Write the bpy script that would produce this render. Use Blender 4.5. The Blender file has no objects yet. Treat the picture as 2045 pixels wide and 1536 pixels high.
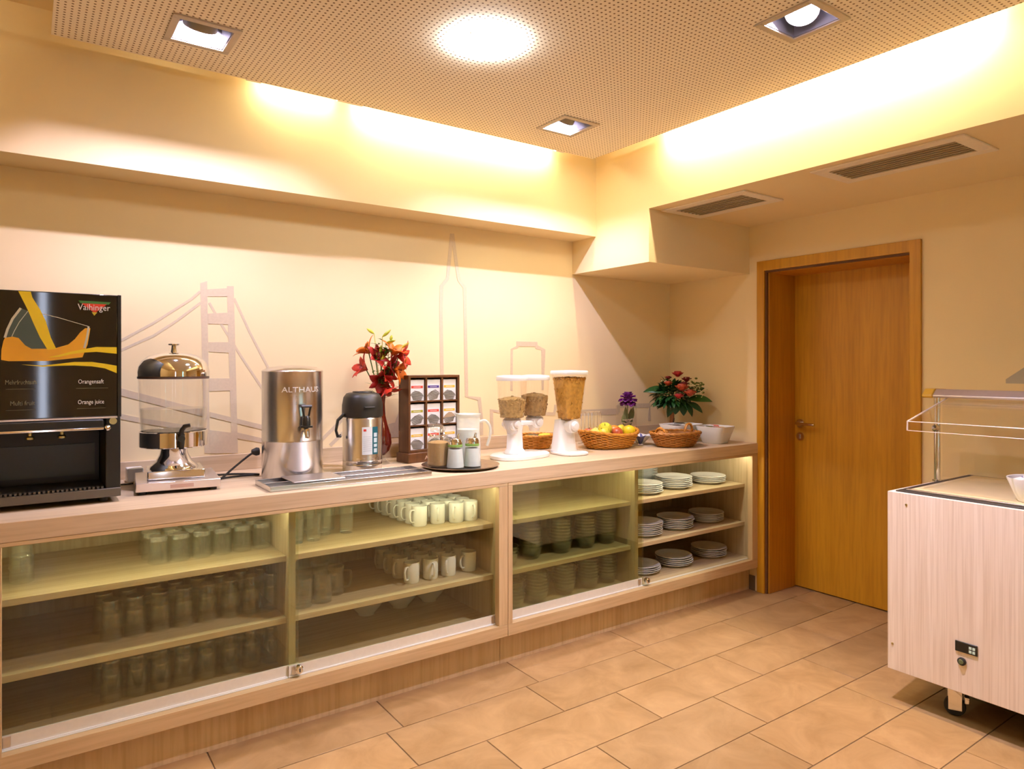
import bpy, bmesh, math, random
from mathutils import Vector, Matrix, Euler
random.seed(7)
R = math.radians; PI = math.pi
SC = bpy.context.scene
COL = SC.collection

# ------------------------------------------------------------------ camera, world, exposure
cam = bpy.data.objects.new('camera', bpy.data.cameras.new('camera'))
COL.objects.link(cam)
cam.location = (0, 0, 1.40)
cam.rotation_euler = (R(90), 0, R(-35.2))
cam.data.sensor_width = 36
cam.data.lens = 36 * 1380 / 2045
cam.data.shift_y = -38 / 2045
cam.data.clip_start = .02
SC.camera = cam
wd = bpy.data.worlds.new('world'); SC.world = wd; wd.use_nodes = True
wd.node_tree.nodes['Background'].inputs[0].default_value = (.62, .66, 1, 1)
wd.node_tree.nodes['Background'].inputs[1].default_value = 12
SC.view_settings.view_transform = 'Standard'
SC.view_settings.look = 'None'
SC.view_settings.gamma = 1
SC.view_settings.use_curve_mapping = False
SC.view_settings.exposure = 1.08
cy = SC.cycles
cy.max_bounces = 8; cy.diffuse_bounces = 4; cy.glossy_bounces = 3
cy.transmission_bounces = 6; cy.transparent_max_bounces = 40
cy.caustics_reflective = False; cy.caustics_refractive = False
cy.sample_clamp_indirect = 4
LAMP_COOL = (.78, .71, 1.0); LAMP_WARM = (1, .85, .58); LAMP_LED = (.98, 1, .78)
P_LAMP, P_SPOT, P_COVE, P_LED = 33, 50, 38, 1.45

# ------------------------------------------------------------------ materials
MATS = {}
def _new(name):
    m = bpy.data.materials.new(name); m.use_nodes = True
    nt = m.node_tree
    return m, nt, nt.nodes, nt.links, nt.nodes['Principled BSDF']
def mat(name, col, rough=.5, metal=0, spec=.5, bump=0, bscale=60, **kw):
    if name in MATS: return MATS[name]
    m, nt, N, L, b = _new(name)
    b.inputs['Base Color'].default_value = (*col, 1)
    b.inputs['Roughness'].default_value = rough
    b.inputs['Metallic'].default_value = metal
    b.inputs['Specular IOR Level'].default_value = spec
    if kw.get('coat'): b.inputs['Coat Weight'].default_value = kw['coat']
    if kw.get('trans'): b.inputs['Transmission Weight'].default_value = kw['trans']
    if kw.get('sss'):
        b.inputs['Subsurface Weight'].default_value = kw['sss']; b.inputs['Subsurface Radius'].default_value = (.02, .02, .02)
    var = kw.get('var', .06)
    tc = N.new('ShaderNodeTexCoord'); n = N.new('ShaderNodeTexNoise')
    n.inputs['Scale'].default_value = bscale
    L.new(tc.outputs['Object'], n.inputs['Vector'])
    mx = N.new('ShaderNodeMix'); mx.data_type = 'RGBA'
    mx.inputs[6].default_value = (*[c * (1 - var) for c in col], 1)
    mx.inputs[7].default_value = (*[min(1, c * (1 + var)) for c in col], 1)
    L.new(n.outputs[0], mx.inputs[0]); L.new(mx.outputs[2], b.inputs['Base Color'])
    if bump:
        bp = N.new('ShaderNodeBump'); bp.inputs['Strength'].default_value = bump; bp.inputs['Distance'].default_value = .004
        L.new(n.outputs[0], bp.inputs['Height']); L.new(bp.outputs[0], b.inputs['Normal'])
    MATS[name] = m; return m
def emit(name, col, s):
    if name in MATS: return MATS[name]
    m, nt, N, L, b = _new(name)
    b.inputs['Base Color'].default_value = (.8, .8, .8, 1)
    b.inputs['Emission Color'].default_value = (*col, 1); b.inputs['Emission Strength'].default_value = s
    MATS[name] = m; return m
def wood(name, c1, c2, axis='x', scale=14, stretch=.05, rough=.45, c3=None, bump=.05):
    if name in MATS: return MATS[name]
    m, nt, N, L, b = _new(name)
    tc = N.new('ShaderNodeTexCoord'); mp = N.new('ShaderNodeMapping')
    sc = [1, 1, 1]; sc['xyz'.index(axis)] = stretch
    mp.inputs['Scale'].default_value = sc
    L.new(tc.outputs['Object'], mp.inputs['Vector'])
    n = N.new('ShaderNodeTexNoise'); n.inputs['Scale'].default_value = scale; n.inputs['Detail'].default_value = 6; n.inputs['Roughness'].default_value = .62
    n2 = N.new('ShaderNodeTexNoise'); n2.inputs['Scale'].default_value = scale * 7; n2.inputs['Detail'].default_value = 4
    L.new(mp.outputs[0], n.inputs['Vector']); L.new(mp.outputs[0], n2.inputs['Vector'])
    cr = N.new('ShaderNodeValToRGB')
    e = cr.color_ramp.elements
    e[0].position = .36; e[0].color = (*c1, 1); e[1].position = .66; e[1].color = (*c2, 1)
    L.new(n.outputs[0], cr.inputs[0])
    mx = N.new('ShaderNodeMix'); mx.data_type = 'RGBA'; mx.blend_type = 'MULTIPLY'
    cr2 = N.new('ShaderNodeValToRGB'); e = cr2.color_ramp.elements
    e[0].position = .38; e[0].color = (.80, .76, .70, 1); e[1].position = .55; e[1].color = (1, 1, 1, 1)
    L.new(n2.outputs[0], cr2.inputs[0])
    mx.inputs[0].default_value = .55
    L.new(cr.outputs[0], mx.inputs[6]); L.new(cr2.outputs[0], mx.inputs[7]); L.new(mx.outputs[2], b.inputs['Base Color'])
    b.inputs['Roughness'].default_value = rough
    bp = N.new('ShaderNodeBump'); bp.inputs['Strength'].default_value = bump; bp.inputs['Distance'].default_value = .002
    L.new(n2.outputs[0], bp.inputs['Height']); L.new(bp.outputs[0], b.inputs['Normal'])
    MATS[name] = m; return m
def glass(name, tint=(.97, .98, .96), base=.05, edge=.6, power=2.5, rough=.02, gcol=(1, 1, 1), dens=0, dcol=(.9, .9, .88)):
    """thin-walled clear sheet: transparent with a mirror that grows towards grazing angles; dens adds a milky share"""
    if name in MATS: return MATS[name]
    m = bpy.data.materials.new(name); m.use_nodes = True
    nt = m.node_tree; N = nt.nodes; L = nt.links; N.clear()
    out = N.new('ShaderNodeOutputMaterial'); tr = N.new('ShaderNodeBsdfTransparent'); gl = N.new('ShaderNodeBsdfGlossy')
    tr.inputs[0].default_value = (*tint, 1); gl.inputs[0].default_value = (*gcol, 1); gl.inputs['Roughness'].default_value = rough
    lw = N.new('ShaderNodeLayerWeight'); lw.inputs[0].default_value = .5
    pw = N.new('ShaderNodeMath'); pw.operation = 'POWER'; pw.inputs[1].default_value = power
    mu = N.new('ShaderNodeMath'); mu.operation = 'MULTIPLY_ADD'; mu.inputs[1].default_value = edge; mu.inputs[2].default_value = base; mu.use_clamp = True
    L.new(lw.outputs['Facing'], pw.inputs[0]); L.new(pw.outputs[0], mu.inputs[0])
    mx = N.new('ShaderNodeMixShader'); L.new(mu.outputs[0], mx.inputs[0])
    src = tr
    if dens:
        df = N.new('ShaderNodeBsdfDiffuse'); df.inputs[0].default_value = (*dcol, 1)
        m2 = N.new('ShaderNodeMixShader'); m2.inputs[0].default_value = dens
        L.new(tr.outputs[0], m2.inputs[1]); L.new(df.outputs[0], m2.inputs[2]); src = m2
    L.new(src.outputs[0], mx.inputs[1]); L.new(gl.outputs[0], mx.inputs[2]); L.new(mx.outputs[0], out.inputs[0])
    MATS[name] = m; return m
def perforated():
    m, nt, N, L, b = _new('perforated')
    tc = N.new('ShaderNodeTexCoord'); sp = N.new('ShaderNodeSeparateXYZ'); L.new(tc.outputs['Object'], sp.inputs[0])
    def M(op, a, v=None, c=None):
        n = N.new('ShaderNodeMath'); n.operation = op
        for i, q in enumerate((a, v, c)):
            if q is None: continue
            if isinstance(q, (int, float)): n.inputs[i].default_value = q
            else: L.new(q, n.inputs[i])
        return n.outputs[0]
    d = []
    for ax in 'XY':
        f = M('FRACT', M('MULTIPLY', sp.outputs[ax], 1 / .02))
        d.append(M('POWER', M('SUBTRACT', f, .5), 2))
    r = M('LESS_THAN', M('ADD', d[0], d[1]), .2 ** 2)
    mx = N.new('ShaderNodeMix'); mx.data_type = 'RGBA'
    mx.inputs[6].default_value = (.93, .83, .66, 1); mx.inputs[7].default_value = (.22, .14, .07, 1)
    L.new(r, mx.inputs[0]); L.new(mx.outputs[2], b.inputs['Base Color'])
    b.inputs['Roughness'].default_value = .75; b.inputs['Specular IOR Level'].default_value = .2
    return m
def tilemat():
    m, nt, N, L, b = _new('floor_tile')
    tc = N.new('ShaderNodeTexCoord'); oi = N.new('ShaderNodeObjectInfo')
    ad = N.new('ShaderNodeVectorMath'); ad.operation = 'ADD'; sc = N.new('ShaderNodeVectorMath'); sc.operation = 'SCALE'
    cb = N.new('ShaderNodeCombineXYZ'); L.new(oi.outputs['Random'], cb.inputs[0]); L.new(oi.outputs['Random'], cb.inputs[1])
    sc.inputs['Scale'].default_value = 37; L.new(cb.outputs[0], sc.inputs[0])
    L.new(tc.outputs['Object'], ad.inputs[0]); L.new(sc.outputs[0], ad.inputs[1])
    n = N.new('ShaderNodeTexNoise'); n.inputs['Scale'].default_value = 5; n.inputs['Detail'].default_value = 8; n.inputs['Roughness'].default_value = .65; n.inputs['Distortion'].default_value = .8
    L.new(ad.outputs[0], n.inputs['Vector'])
    cr = N.new('ShaderNodeValToRGB'); e = cr.color_ramp.elements
    e[0].position = .3; e[0].color = (.33, .19, .075, 1); e[1].position = .72; e[1].color = (.50, .31, .138, 1)
    L.new(n.outputs[0], cr.inputs[0])
    hs = N.new('ShaderNodeHueSaturation'); mr = N.new('ShaderNodeMapRange'); mr.inputs[3].default_value = .88; mr.inputs[4].default_value = 1.1
    L.new(oi.outputs['Random'], mr.inputs[0]); L.new(mr.outputs[0], hs.inputs['Value']); L.new(cr.outputs[0], hs.inputs['Color'])
    L.new(hs.outputs[0], b.inputs['Base Color'])
    b.inputs['Roughness'].default_value = .42; b.inputs['Specular IOR Level'].default_value = .35
    bp = N.new('ShaderNodeBump'); bp.inputs['Strength'].default_value = .12; bp.inputs['Distance'].default_value = .003
    L.new(n.outputs[0], bp.inputs['Height']); L.new(bp.outputs[0], b.inputs['Normal'])
    return m

WALL = mat('wall_paint', (.90, .725, .425), .85, spec=.2, var=.015, bscale=9)
PERF = perforated()
PANELW = mat('panel_edge', (.82, .74, .62), .8)
TILE = tilemat()
GROUT = mat('grout', (.20, .13, .07), .9)
TOPW = wood('worktop_wood', (.60, .45, .285), (.72, .56, .37), 'x', 10)
CABW = wood('cabinet_wood', (.56, .385, .20), (.67, .49, .275), 'x', 10)
CABV = wood('cabinet_wood_upright', (.56, .385, .20), (.67, .49, .275), 'z', 10)
INW = wood('inner_wood', (.50, .385, .22), (.60, .47, .29), 'x', 9)
INV = wood('inner_wood_upright', (.50, .385, .22), (.60, .47, .29), 'z', 9)
DOORW = wood('door_wood', (.56, .265, .012), (.66, .33, .02), 'z', 9, .06, .4)
JAMBW = wood('jamb_wood', (.50, .21, .010), (.58, .255, .015), 'z', 9, .06, .4)
TROLW = wood('trolley_wood', (.81, .675, .545), (.90, .785, .67), 'z', 20, .02)
CHROME = mat('chrome', (.78, .77, .76), .06, 1, var=.01)
STEEL = mat('brushed_steel', (.66, .64, .62), .24, 1, var=.05, bscale=40)
ALU = mat('aluminium', (.72, .68, .66), .35, 1, var=.02)
LIGHTALU = mat('pale_aluminium', (.76, .72, .63), .4, .1)
BLACK = mat('black_plastic', (.010, .010, .008), .32)
SOFTBLACK = mat('soft_black', (.02, .018, .015), .6)
GLOSSBLACK = mat('gloss_black', (.014, .013, .009), .05, var=0)
WHITE = mat('white_ceramic', (.84, .83, .80), .18, coat=.2, var=.01)
WPLASTIC = mat('white_plastic', (.86, .84, .81), .35, var=.01)
PAPER = mat('white_paper', (.84, .82, .80), .7, var=.02)
SHEET = glass('door_glass', (.92, .935, .85), .045, .5, 4, .012)
CLEAR = glass('clear_glass', (.965, .975, .95), .05, .6, 2.4, .05, dens=.02)  # slight milky share stands in for reflections that lighten the glass
BOWLG = glass('bowl_glass', (.955, .965, .94), .05, .5, 2.6, .06, dens=.006)
GLINTG = glass('glass_glint', (.93, .96, .94), .2, .5, 1.5, .07, dens=.17, dcol=(.86, .90, .86))  # milky white paints in the light caught by tumbler bases and bowl rims
ACRYL = glass('acrylic', (.975, .965, .955), .035, .5, 4, .02)
ACEDGE = glass('acrylic_edge', (.95, .9, .86), .12, .3, 2, .2, dens=.5, dcol=(1, .86, .76))
FROST = glass('frosted', (.93, .94, .91), .06, .3, 2, .25, dens=.45, dcol=(.93, .95, .86))
SILVER = mat('silver_paint', (.70, .57, .40), .5, .12, var=.08, bscale=90)

# ------------------------------------------------------------------ mesh helpers
class MB:
    def __init__(s): s.v = []; s.f = []
    def add(s, v, f, M=None):
        o = len(s.v); s.v += [tuple(M @ Vector(p)) if M else tuple(p) for p in v]; s.f += [tuple(i + o for i in q) for q in f]; return s
    def box(s, x0, y0, z0, x1, y1, z1, M=None):
        v = [(x, y, z) for z in (z0, z1) for x, y in ((x0, y0), (x1, y0), (x1, y1), (x0, y1))]
        return s.add(v, [(3, 2, 1, 0), (4, 5, 6, 7), (0, 1, 5, 4), (1, 2, 6, 5), (2, 3, 7, 6), (3, 0, 4, 7)], M)
    def lathe(s, prof, n=24, M=None, sq=None, ph=0):
        """profile of (r, z); r=0 ends are closed to a point; sq=(p, sx, sy) gives a rounded-square section"""
        v = []; f = []; rings = []
        for r, z in prof:
            if r <= 1e-7: rings.append([len(v)]); v.append((0, 0, z)); continue
            ring = []
            for k in range(n):
                a = 2 * PI * k / n + ph; c, q = math.cos(a), math.sin(a)
                if sq:
                    p, sx, sy = sq; m = (abs(c) ** p + abs(q) ** p) ** (-1 / p); x, y = r * c * m * sx, r * q * m * sy
                else: x, y = r * c, r * q
                ring.append(len(v)); v.append((x, y, z))
            rings.append(ring)
        for a, b in zip(rings, rings[1:]):
            if len(a) == 1 and len(b) == 1: continue
            for k in range(n):
                k2 = (k + 1) % n
                if len(a) == 1: f.append((a[0], b[k2], b[k]))
                elif len(b) == 1: f.append((a[k], a[k2], b[0]))
                else: f.append((a[k], a[k2], b[k2], b[k]))
        return s.add(v, f, M)
    def cyl(s, r, z0, z1, n=20, M=None, r2=None):
        r2 = r if r2 is None else r2
        return s.lathe([(0, z0), (r, z0), (r2, z1), (0, z1)], n, M)
    def tube(s, pts, r, n=8, closed=False, M=None, flat=None):
        P = [Vector(p) for p in pts]; m = len(P); v = []; f = []
        up = Vector((0, 0, 1)); prev = None
        for i in range(m):
            if closed: t = P[(i + 1) % m] - P[i - 1]
            else: t = P[min(i + 1, m - 1)] - P[max(i - 1, 0)]
            t.normalize()
            if prev is None:
                a = t.orthogonal().normalized() if abs(t.z) > .95 else t.cross(up).normalized()
            else:
                a = prev - t * prev.dot(t); a.normalize()
            b = t.cross(a); prev = a
            ri = r[i] if isinstance(r, (list, tuple)) else r
            for k in range(n):
                q = 2 * PI * k / n
                v.append(P[i] + a * math.cos(q) * ri + b * math.sin(q) * ri * (flat or 1))
        for i in range(m if closed else m - 1):
            j = (i + 1) % m
            for k in range(n):
                k2 = (k + 1) % n
                f.append((i * n + k, i * n + k2, j * n + k2, j * n + k))
        if not closed:
            f.append(tuple(range(n - 1, -1, -1))); f.append(tuple((m - 1) * n + k for k in range(n)))
        return s.add(v, f, M)
    def prism(s, pts, y0, y1, M=None):
        """polygon in xz, extruded along y"""
        n = len(pts); v = [(x, y0, z) for x, z in pts] + [(x, y1, z) for x, z in pts]
        f = [tuple(range(n)), tuple(range(2 * n - 1, n - 1, -1))] + [(i, i + n, (i + 1) % n + n, (i + 1) % n) for i in range(n)]
        return s.add(v, f, M)
    def ribbon(s, pts, w, y0, y1):
        """polyline in xz with a width, extruded along y, mitred"""
        L, Q = [], []
        for i, p in enumerate(pts):
            a = Vector(pts[max(i - 1, 0)]); b = Vector(pts[min(i + 1, len(pts) - 1)]); t = (b - a).normalized(); n = Vector((-t.y, t.x))
            k = 1.0
            if 0 < i < len(pts) - 1:
                t1 = (Vector(p) - a).normalized(); k = 1 / max(.5, abs(t1.dot(t)))
            L.append((p[0] + n.x * w / 2 * k, p[1] + n.y * w / 2 * k)); Q.append((p[0] - n.x * w / 2 * k, p[1] - n.y * w / 2 * k))
        for i in range(len(pts) - 1): s.prism([L[i], L[i + 1], Q[i + 1], Q[i]], y0, y1)
        return s
    def ball(s, r, c=(0, 0, 0), n=12, k=8, sc=(1, 1, 1), M=None):
        T = Matrix.Translation(c) @ Matrix.Diagonal((*sc, 1))
        if M: T = M @ T
        return s.lathe([(r * math.sin(PI * i / k), -r * math.cos(PI * i / k)) if 0 < i < k else (0, -r if i == 0 else r) for i in range(k + 1)], n, T)
    def leaf(s, base, d, nrm, ln, w, curl=.3, fold=.15, k=5, tip=1.0, wide=.45):
        """a bent, folded blade with 2 x k faces"""
        d = Vector(d).normalized(); nrm = Vector(nrm); nrm = (nrm - d * nrm.dot(d))
        nrm = nrm.normalized() if nrm.length > 1e-5 else d.orthogonal().normalized()
        sd = d.cross(nrm); p = Vector(base); v = []; f = []
        for i in range(k + 1):
            t = i / k
            ww = w / 2 * (math.sin(PI * min(1, t / (2 * wide)) ) if t < wide else math.cos(PI / 2 * ((t - wide) / (1 - wide))) ** tip)
            if i == 0: ww = w * .06
            if i == k: ww = w * .01
            v += [p + sd * ww + nrm * fold * ww, p, p - sd * ww + nrm * fold * ww]
            ang = curl * t * 2 / k * 1.6
            d2 = (d * math.cos(ang) - nrm * math.sin(ang)).normalized(); nrm = (nrm * math.cos(ang) + d * math.sin(ang)).normalized(); d = d2
            p = p + d * ln / k
        for i in range(k):
            a = i * 3
            f += [(a, a + 3, a + 4, a + 1), (a + 1, a + 4, a + 5, a + 2)]
        return s.add(v, f)
    def build(s, name, m, parent=None, label=None, kind=None, smooth=True, bevel=0, seg=2, ang=38, solid=0, loc=None):
        me = bpy.data.meshes.new(name); me.from_pydata([tuple(p) for p in s.v], [], s.f); me.update()
        if smooth:
            me.polygons.foreach_set('use_smooth', [True] * len(me.polygons)); me.set_sharp_from_angle(angle=R(ang))
        o = bpy.data.objects.new(name, me); COL.objects.link(o); me.materials.append(m)
        if parent: o.parent = parent
        if loc: o.location = loc
        if label: o['label'] = label
        if kind: o['kind'] = kind
        if solid:
            d = o.modifiers.new('thickness', 'SOLIDIFY'); d.thickness = solid; d.offset = 0
        if bevel:
            d = o.modifiers.new('edges', 'BEVEL'); d.width = bevel; d.segments = seg; d.limit_method = 'ANGLE'; d.angle_limit = R(40)
        return o
def thing(name, label, cat, loc=(0, 0, 0), rz=0, group=None):
    o = bpy.data.objects.new(name, None); COL.objects.link(o); o.empty_display_size = .05
    o.location = loc; o.rotation_euler = (0, 0, R(rz)); tag(o, label, cat, group); return o
def tag(o, label, cat, group=None):
    o['label'] = label; o['category'] = cat
    if group: o['group'] = group
    return o
def dup(root, loc, rz=0, label=None, group=None):
    c = root.copy(); COL.objects.link(c); c.location = loc; c.rotation_euler = (0, 0, R(rz))
    if label: c['label'] = label
    if group: c['group'] = group
    for ch in [q for q in SC.objects if q.parent == root] if root.name not in KIDS else KIDS[root.name]:
        d = ch.copy(); COL.objects.link(d); d.parent = c
        for g in KIDS.get(ch.name, []):
            e = g.copy(); COL.objects.link(e); e.parent = d
    return c
KIDS = {}
def note_kids(*roots):
    for r in roots:
        KIDS[r.name] = [q for q in SC.objects if q.parent == r]
        note_kids(*KIDS[r.name])
def struct(o): o['kind'] = 'structure'; return o
def text(body, size, name, m, parent, M, label=None, ext=.0004, align='LEFT', width=None):
    cu = bpy.data.curves.new('lettering', 'FONT'); cu.body = body; cu.size = size; cu.extrude = ext; cu.align_x = align; cu.resolution_u = 2
    t = bpy.data.objects.new('tmp', cu); COL.objects.link(t)
    bpy.context.view_layer.update()
    me = bpy.data.meshes.new_from_object(t.evaluated_get(bpy.context.evaluated_depsgraph_get()))
    bpy.data.objects.remove(t)
    if width:
        xs = [v.co.x for v in me.vertices]; k = width / (max(xs) - min(xs))
        for v in me.vertices: v.co.x *= k
    me.transform(M); me.materials.clear(); me.materials.append(m)
    o = bpy.data.objects.new(name, me); COL.objects.link(o); o.parent = parent
    if label: o['label'] = label
    return o
UPRIGHT = Matrix.Rotation(R(90), 4, 'X')         # text facing -y
T = Matrix.Translation
def RotZ(a): return Matrix.Rotation(R(a), 4, 'Z')
def RotX(a): return Matrix.Rotation(R(a), 4, 'X')
def RotY(a): return Matrix.Rotation(R(a), 4, 'Y')
def arc(c, r, a0, a1, n, plane='xz'):
    o = []
    for i in range(n + 1):
        a = R(a0 + (a1 - a0) * i / n); u, w = r * math.cos(a), r * math.sin(a)
        o.append((c[0] + u, c[1], c[2] + w) if plane == 'xz' else (c[0], c[1] + u, c[2] + w) if plane == 'yz' else (c[0] + u, c[1] + w, c[2]))
    return o
ORD = ['first', 'second', 'third', 'fourth', 'fifth', 'sixth', 'seventh', 'eighth', 'ninth', 'tenth']

# ------------------------------------------------------------------ room shell
XL, XR, YF, YB, ZC = -1.7, 3.715, -1.7, 3.336, 2.73
DY0, DY1, DZ = 1.718, 2.571, 1.981         # door opening (between the casing's inner edges)
struct(MB().box(XL - .1, YF - .1, -.12, XR + .45, YB + .1, -.0035).build('floor', GROUT, smooth=False))
FLOOR = bpy.data.objects['floor']
offs = [.54, .467, .09, .398, .276, .61, .15, .43, .02, .33, .58, .22, .49, .1, .37, .6, .2, .5]
tile_me = {}
for k in range(17):
    y1 = 2.6955 - .2655 * k; y0 = y1 - .2655
    x = offs[k] - .66 * 4
    while x < 4.1:
        a, b = max(x, XL), min(x + .66, 4.02 if DY0 < (y0 + y1) / 2 < DY1 else XR)
        if b - a > .03:
            w = round(b - a, 3)
            if w not in tile_me:
                o = MB().box(-w / 2 + .002, -.1308, -.012, w / 2 - .002, .1308, 0).build('tile', TILE, FLOOR, bevel=.0012, seg=1); tile_me[w] = o
            else:
                o = tile_me[w].copy(); COL.objects.link(o)
            o.location = ((a + b) / 2, (y0 + y1) / 2, random.uniform(-.0006, 0))
        x += .66
struct(MB().box(XL, YB, 0, XR + .3, YB + .12, ZC).build('wall_back', WALL, smooth=False))
w = MB()
w.box(XR, YF, 0, XR + .3, DY0 - .001, ZC).box(XR, DY1 + .001, 0, XR + .3, YB, ZC).box(XR, DY0 - .001, DZ, XR + .3, DY1 + .001, ZC)
w.box(XR + .36, DY0 - .3, 0, XR + .4, DY1 + .3, ZC)
struct(w.build('wall_right', WALL, smooth=False))
struct(MB().box(XL - .12, YF, 0, XL, YB, ZC).build('wall_left', WALL, smooth=False))
w = MB()
WX0, WX1, WZ0, WZ1 = .09, .17, .35, 2.25      # slim window behind the photographer
WB0, WB1 = 2.06, 2.17
w.box(XL, YF - .12, 0, WX0, YF, ZC).box(WX1, YF - .12, 0, WB0, YF, ZC).box(WB1, YF - .12, 0, XR + .3, YF, ZC).box(WB0, YF - .12, 0, WB1, YF, WZ0).box(WB0, YF - .12, WZ1, WB1, YF, ZC).box(WX0, YF - .12, 0, WX1, YF, WZ0).box(WX0, YF - .12, WZ1, WX1, YF, ZC)
struct(w.build('wall_front', WALL, smooth=False))
TEALP = glass('teal_glass', (.35, .85, .78), .05, .5, 4, .02)
for nm, a, b, pm, lab in (('window_1', WX0, WX1, SHEET, 'slim upright window straight behind the photographer'), ('window_2', WB0, WB1, TEALP, 'slim upright window with teal glass behind the photographer')):
    wn = thing(nm, lab, 'window', (a, YF - .06, WZ0)); struct(wn); del wn['category']
    W_ = b - a; H_ = WZ1 - WZ0
    MB().box(.012, -.003, .012, W_ - .012, .003, H_ - .012).build('pane', pm, wn)
    for q in ((0, -.03, 0, .012, .03, H_), (W_ - .012, -.03, 0, W_, .03, H_), (.012, -.03, 0, W_ - .012, .03, .012), (.012, -.03, H_ - .012, W_ - .012, .03, H_)): MB().box(*q).build('window_frame', WPLASTIC, wn)
CEIL = struct(MB().box(XL - .1, YF - .1, ZC, XR + .4, YB + .12, ZC + .1).build('ceiling', WALL, smooth=False))
# bulkheads along the back wall and over the door wall
struct(MB().box(XL, 3.116, 2.178, 2.818, YB, ZC).build('trim_1', WALL, smooth=False))
o = MB().box(2.818, YF, 2.268, XR, 2.683, ZC).box(2.818, 2.683, 1.973, XR, YB, ZC).build('trim_2', WALL, smooth=False); struct(o)
# suspended perforated ceiling panel with square openings for the downlights
PX0, PX1, PY0, PY1, PZ = .078, 2.675, -1.2, 2.985, 2.59
DL = [(.522, 2.67), (2.205, 2.645), (2.195, 1.373)]
HO = .088
holes = [(x - HO, y - HO, x + HO, y + HO) for x, y in DL]
def with_holes(z0, z1, inset=0):
    xs = sorted({PX0 + inset, PX1 - inset, *[h[0] for h in holes], *[h[2] for h in holes]}); ys = sorted({PY0 + inset, PY1 - inset, *[h[1] for h in holes], *[h[3] for h in holes]})
    m = MB()
    for a, b in zip(xs, xs[1:]):
        for c, d in zip(ys, ys[1:]):
            if any(h[0] - 1e-6 <= a and b <= h[2] + 1e-6 and h[1] - 1e-6 <= c and d <= h[3] + 1e-6 for h in holes): continue
            m.box(a, c, z0, b, d, z1)
    return m
pan = with_holes(PZ, PZ + .012).build('acoustic_panel', PERF, CEIL, smooth=False)
with_holes(PZ + .0125, PZ + .03, .004).build('panel_backing', PANELW, CEIL, smooth=False)

# cove tubes on the panel's rim
COVE = emit('cove_tube', LAMP_WARM, P_COVE); COVE3 = emit('cove_tube_weak', LAMP_WARM, P_COVE * .5); COVE2 = emit('cove_tube_strong', LAMP_WARM, P_COVE * 1.85)
def cove_tube(p0, p1, label, m=None):
    o = thing('cove_tube', label, 'lamp', p0)
    d = Vector(p1) - Vector(p0)
    MB().tube([(0, 0, 0), tuple(d)], .013, 12).build('tube', m or COVE, o)
    u = d.normalized()
    for q in (Vector((0, 0, 0)), d):
        MB().tube([tuple(q - u * .03), tuple(q + u * .03)], .021, 14).build('lamp_holder', WPLASTIC, o)
        e = Vector((0, 1, 0)) if abs(u.y) > .5 else Vector((1, 0, 0))
        MB().box(q.x - .02, q.y - .02, q.z, q.x + .02, q.y + .02, .055).build('holder_foot', WPLASTIC, o)
    return o
cove_tube((.80, 3.046, 2.632), (1.2, 3.046, 2.632), 'shorter warm fluorescent tube in the cove above the water dispenser', COVE3)
cove_tube((1.262, 3.046, 2.632), (2.48, 3.046, 2.632), 'warm fluorescent tube in the cove above the long buffet wall')
cove_tube((2.742, 2.55, 2.645), (2.742, 1.0, 2.645), 'warm fluorescent tube in the cove over the door wall, nearer the room corner', COVE2)
cove_tube((2.742, .85, 2.645), (2.742, -.6, 2.645), 'warm fluorescent tube in the cove over the door wall, farther from the corner', COVE2)
cove_tube((.11, 2.3, 2.645), (.11, 1.0, 2.645), 'warm fluorescent tube in the cove at the juice machine end of the ceiling panel')
cove_tube((.11, .8, 2.645), (.11, -.6, 2.645), 'added unseen warm tube in the cove over the photographer, for ambient light')  # unseen tube added to raise the warm ambient light

# round flush ceiling lamp
o = thing('ceiling_lamp', 'round white flush lamp glowing in the middle of the perforated ceiling', 'lamp', (1.383, 2.125, PZ))
MB().lathe([(0, -.001), (.126, -.001), (.128, -.004), (.126, -.006), (0, -.006)], 48).build('lamp_base', WPLASTIC, o)
MB().lathe([(.131, -.0065), (.133, -.012), (.130, -.015), (.118, -.020), (.08, -.0235), (0, -.025)], 48).build('diffuser', emit('diffuser', (.80, .90, 1), P_LAMP), o)
for a in (30, 120, 210, 300):
    MB().cyl(.004, -.0225, -.018, 8, T((.120 * math.cos(R(a)), .120 * math.sin(R(a)), 0))).build('clip', ALU, o)

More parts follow.
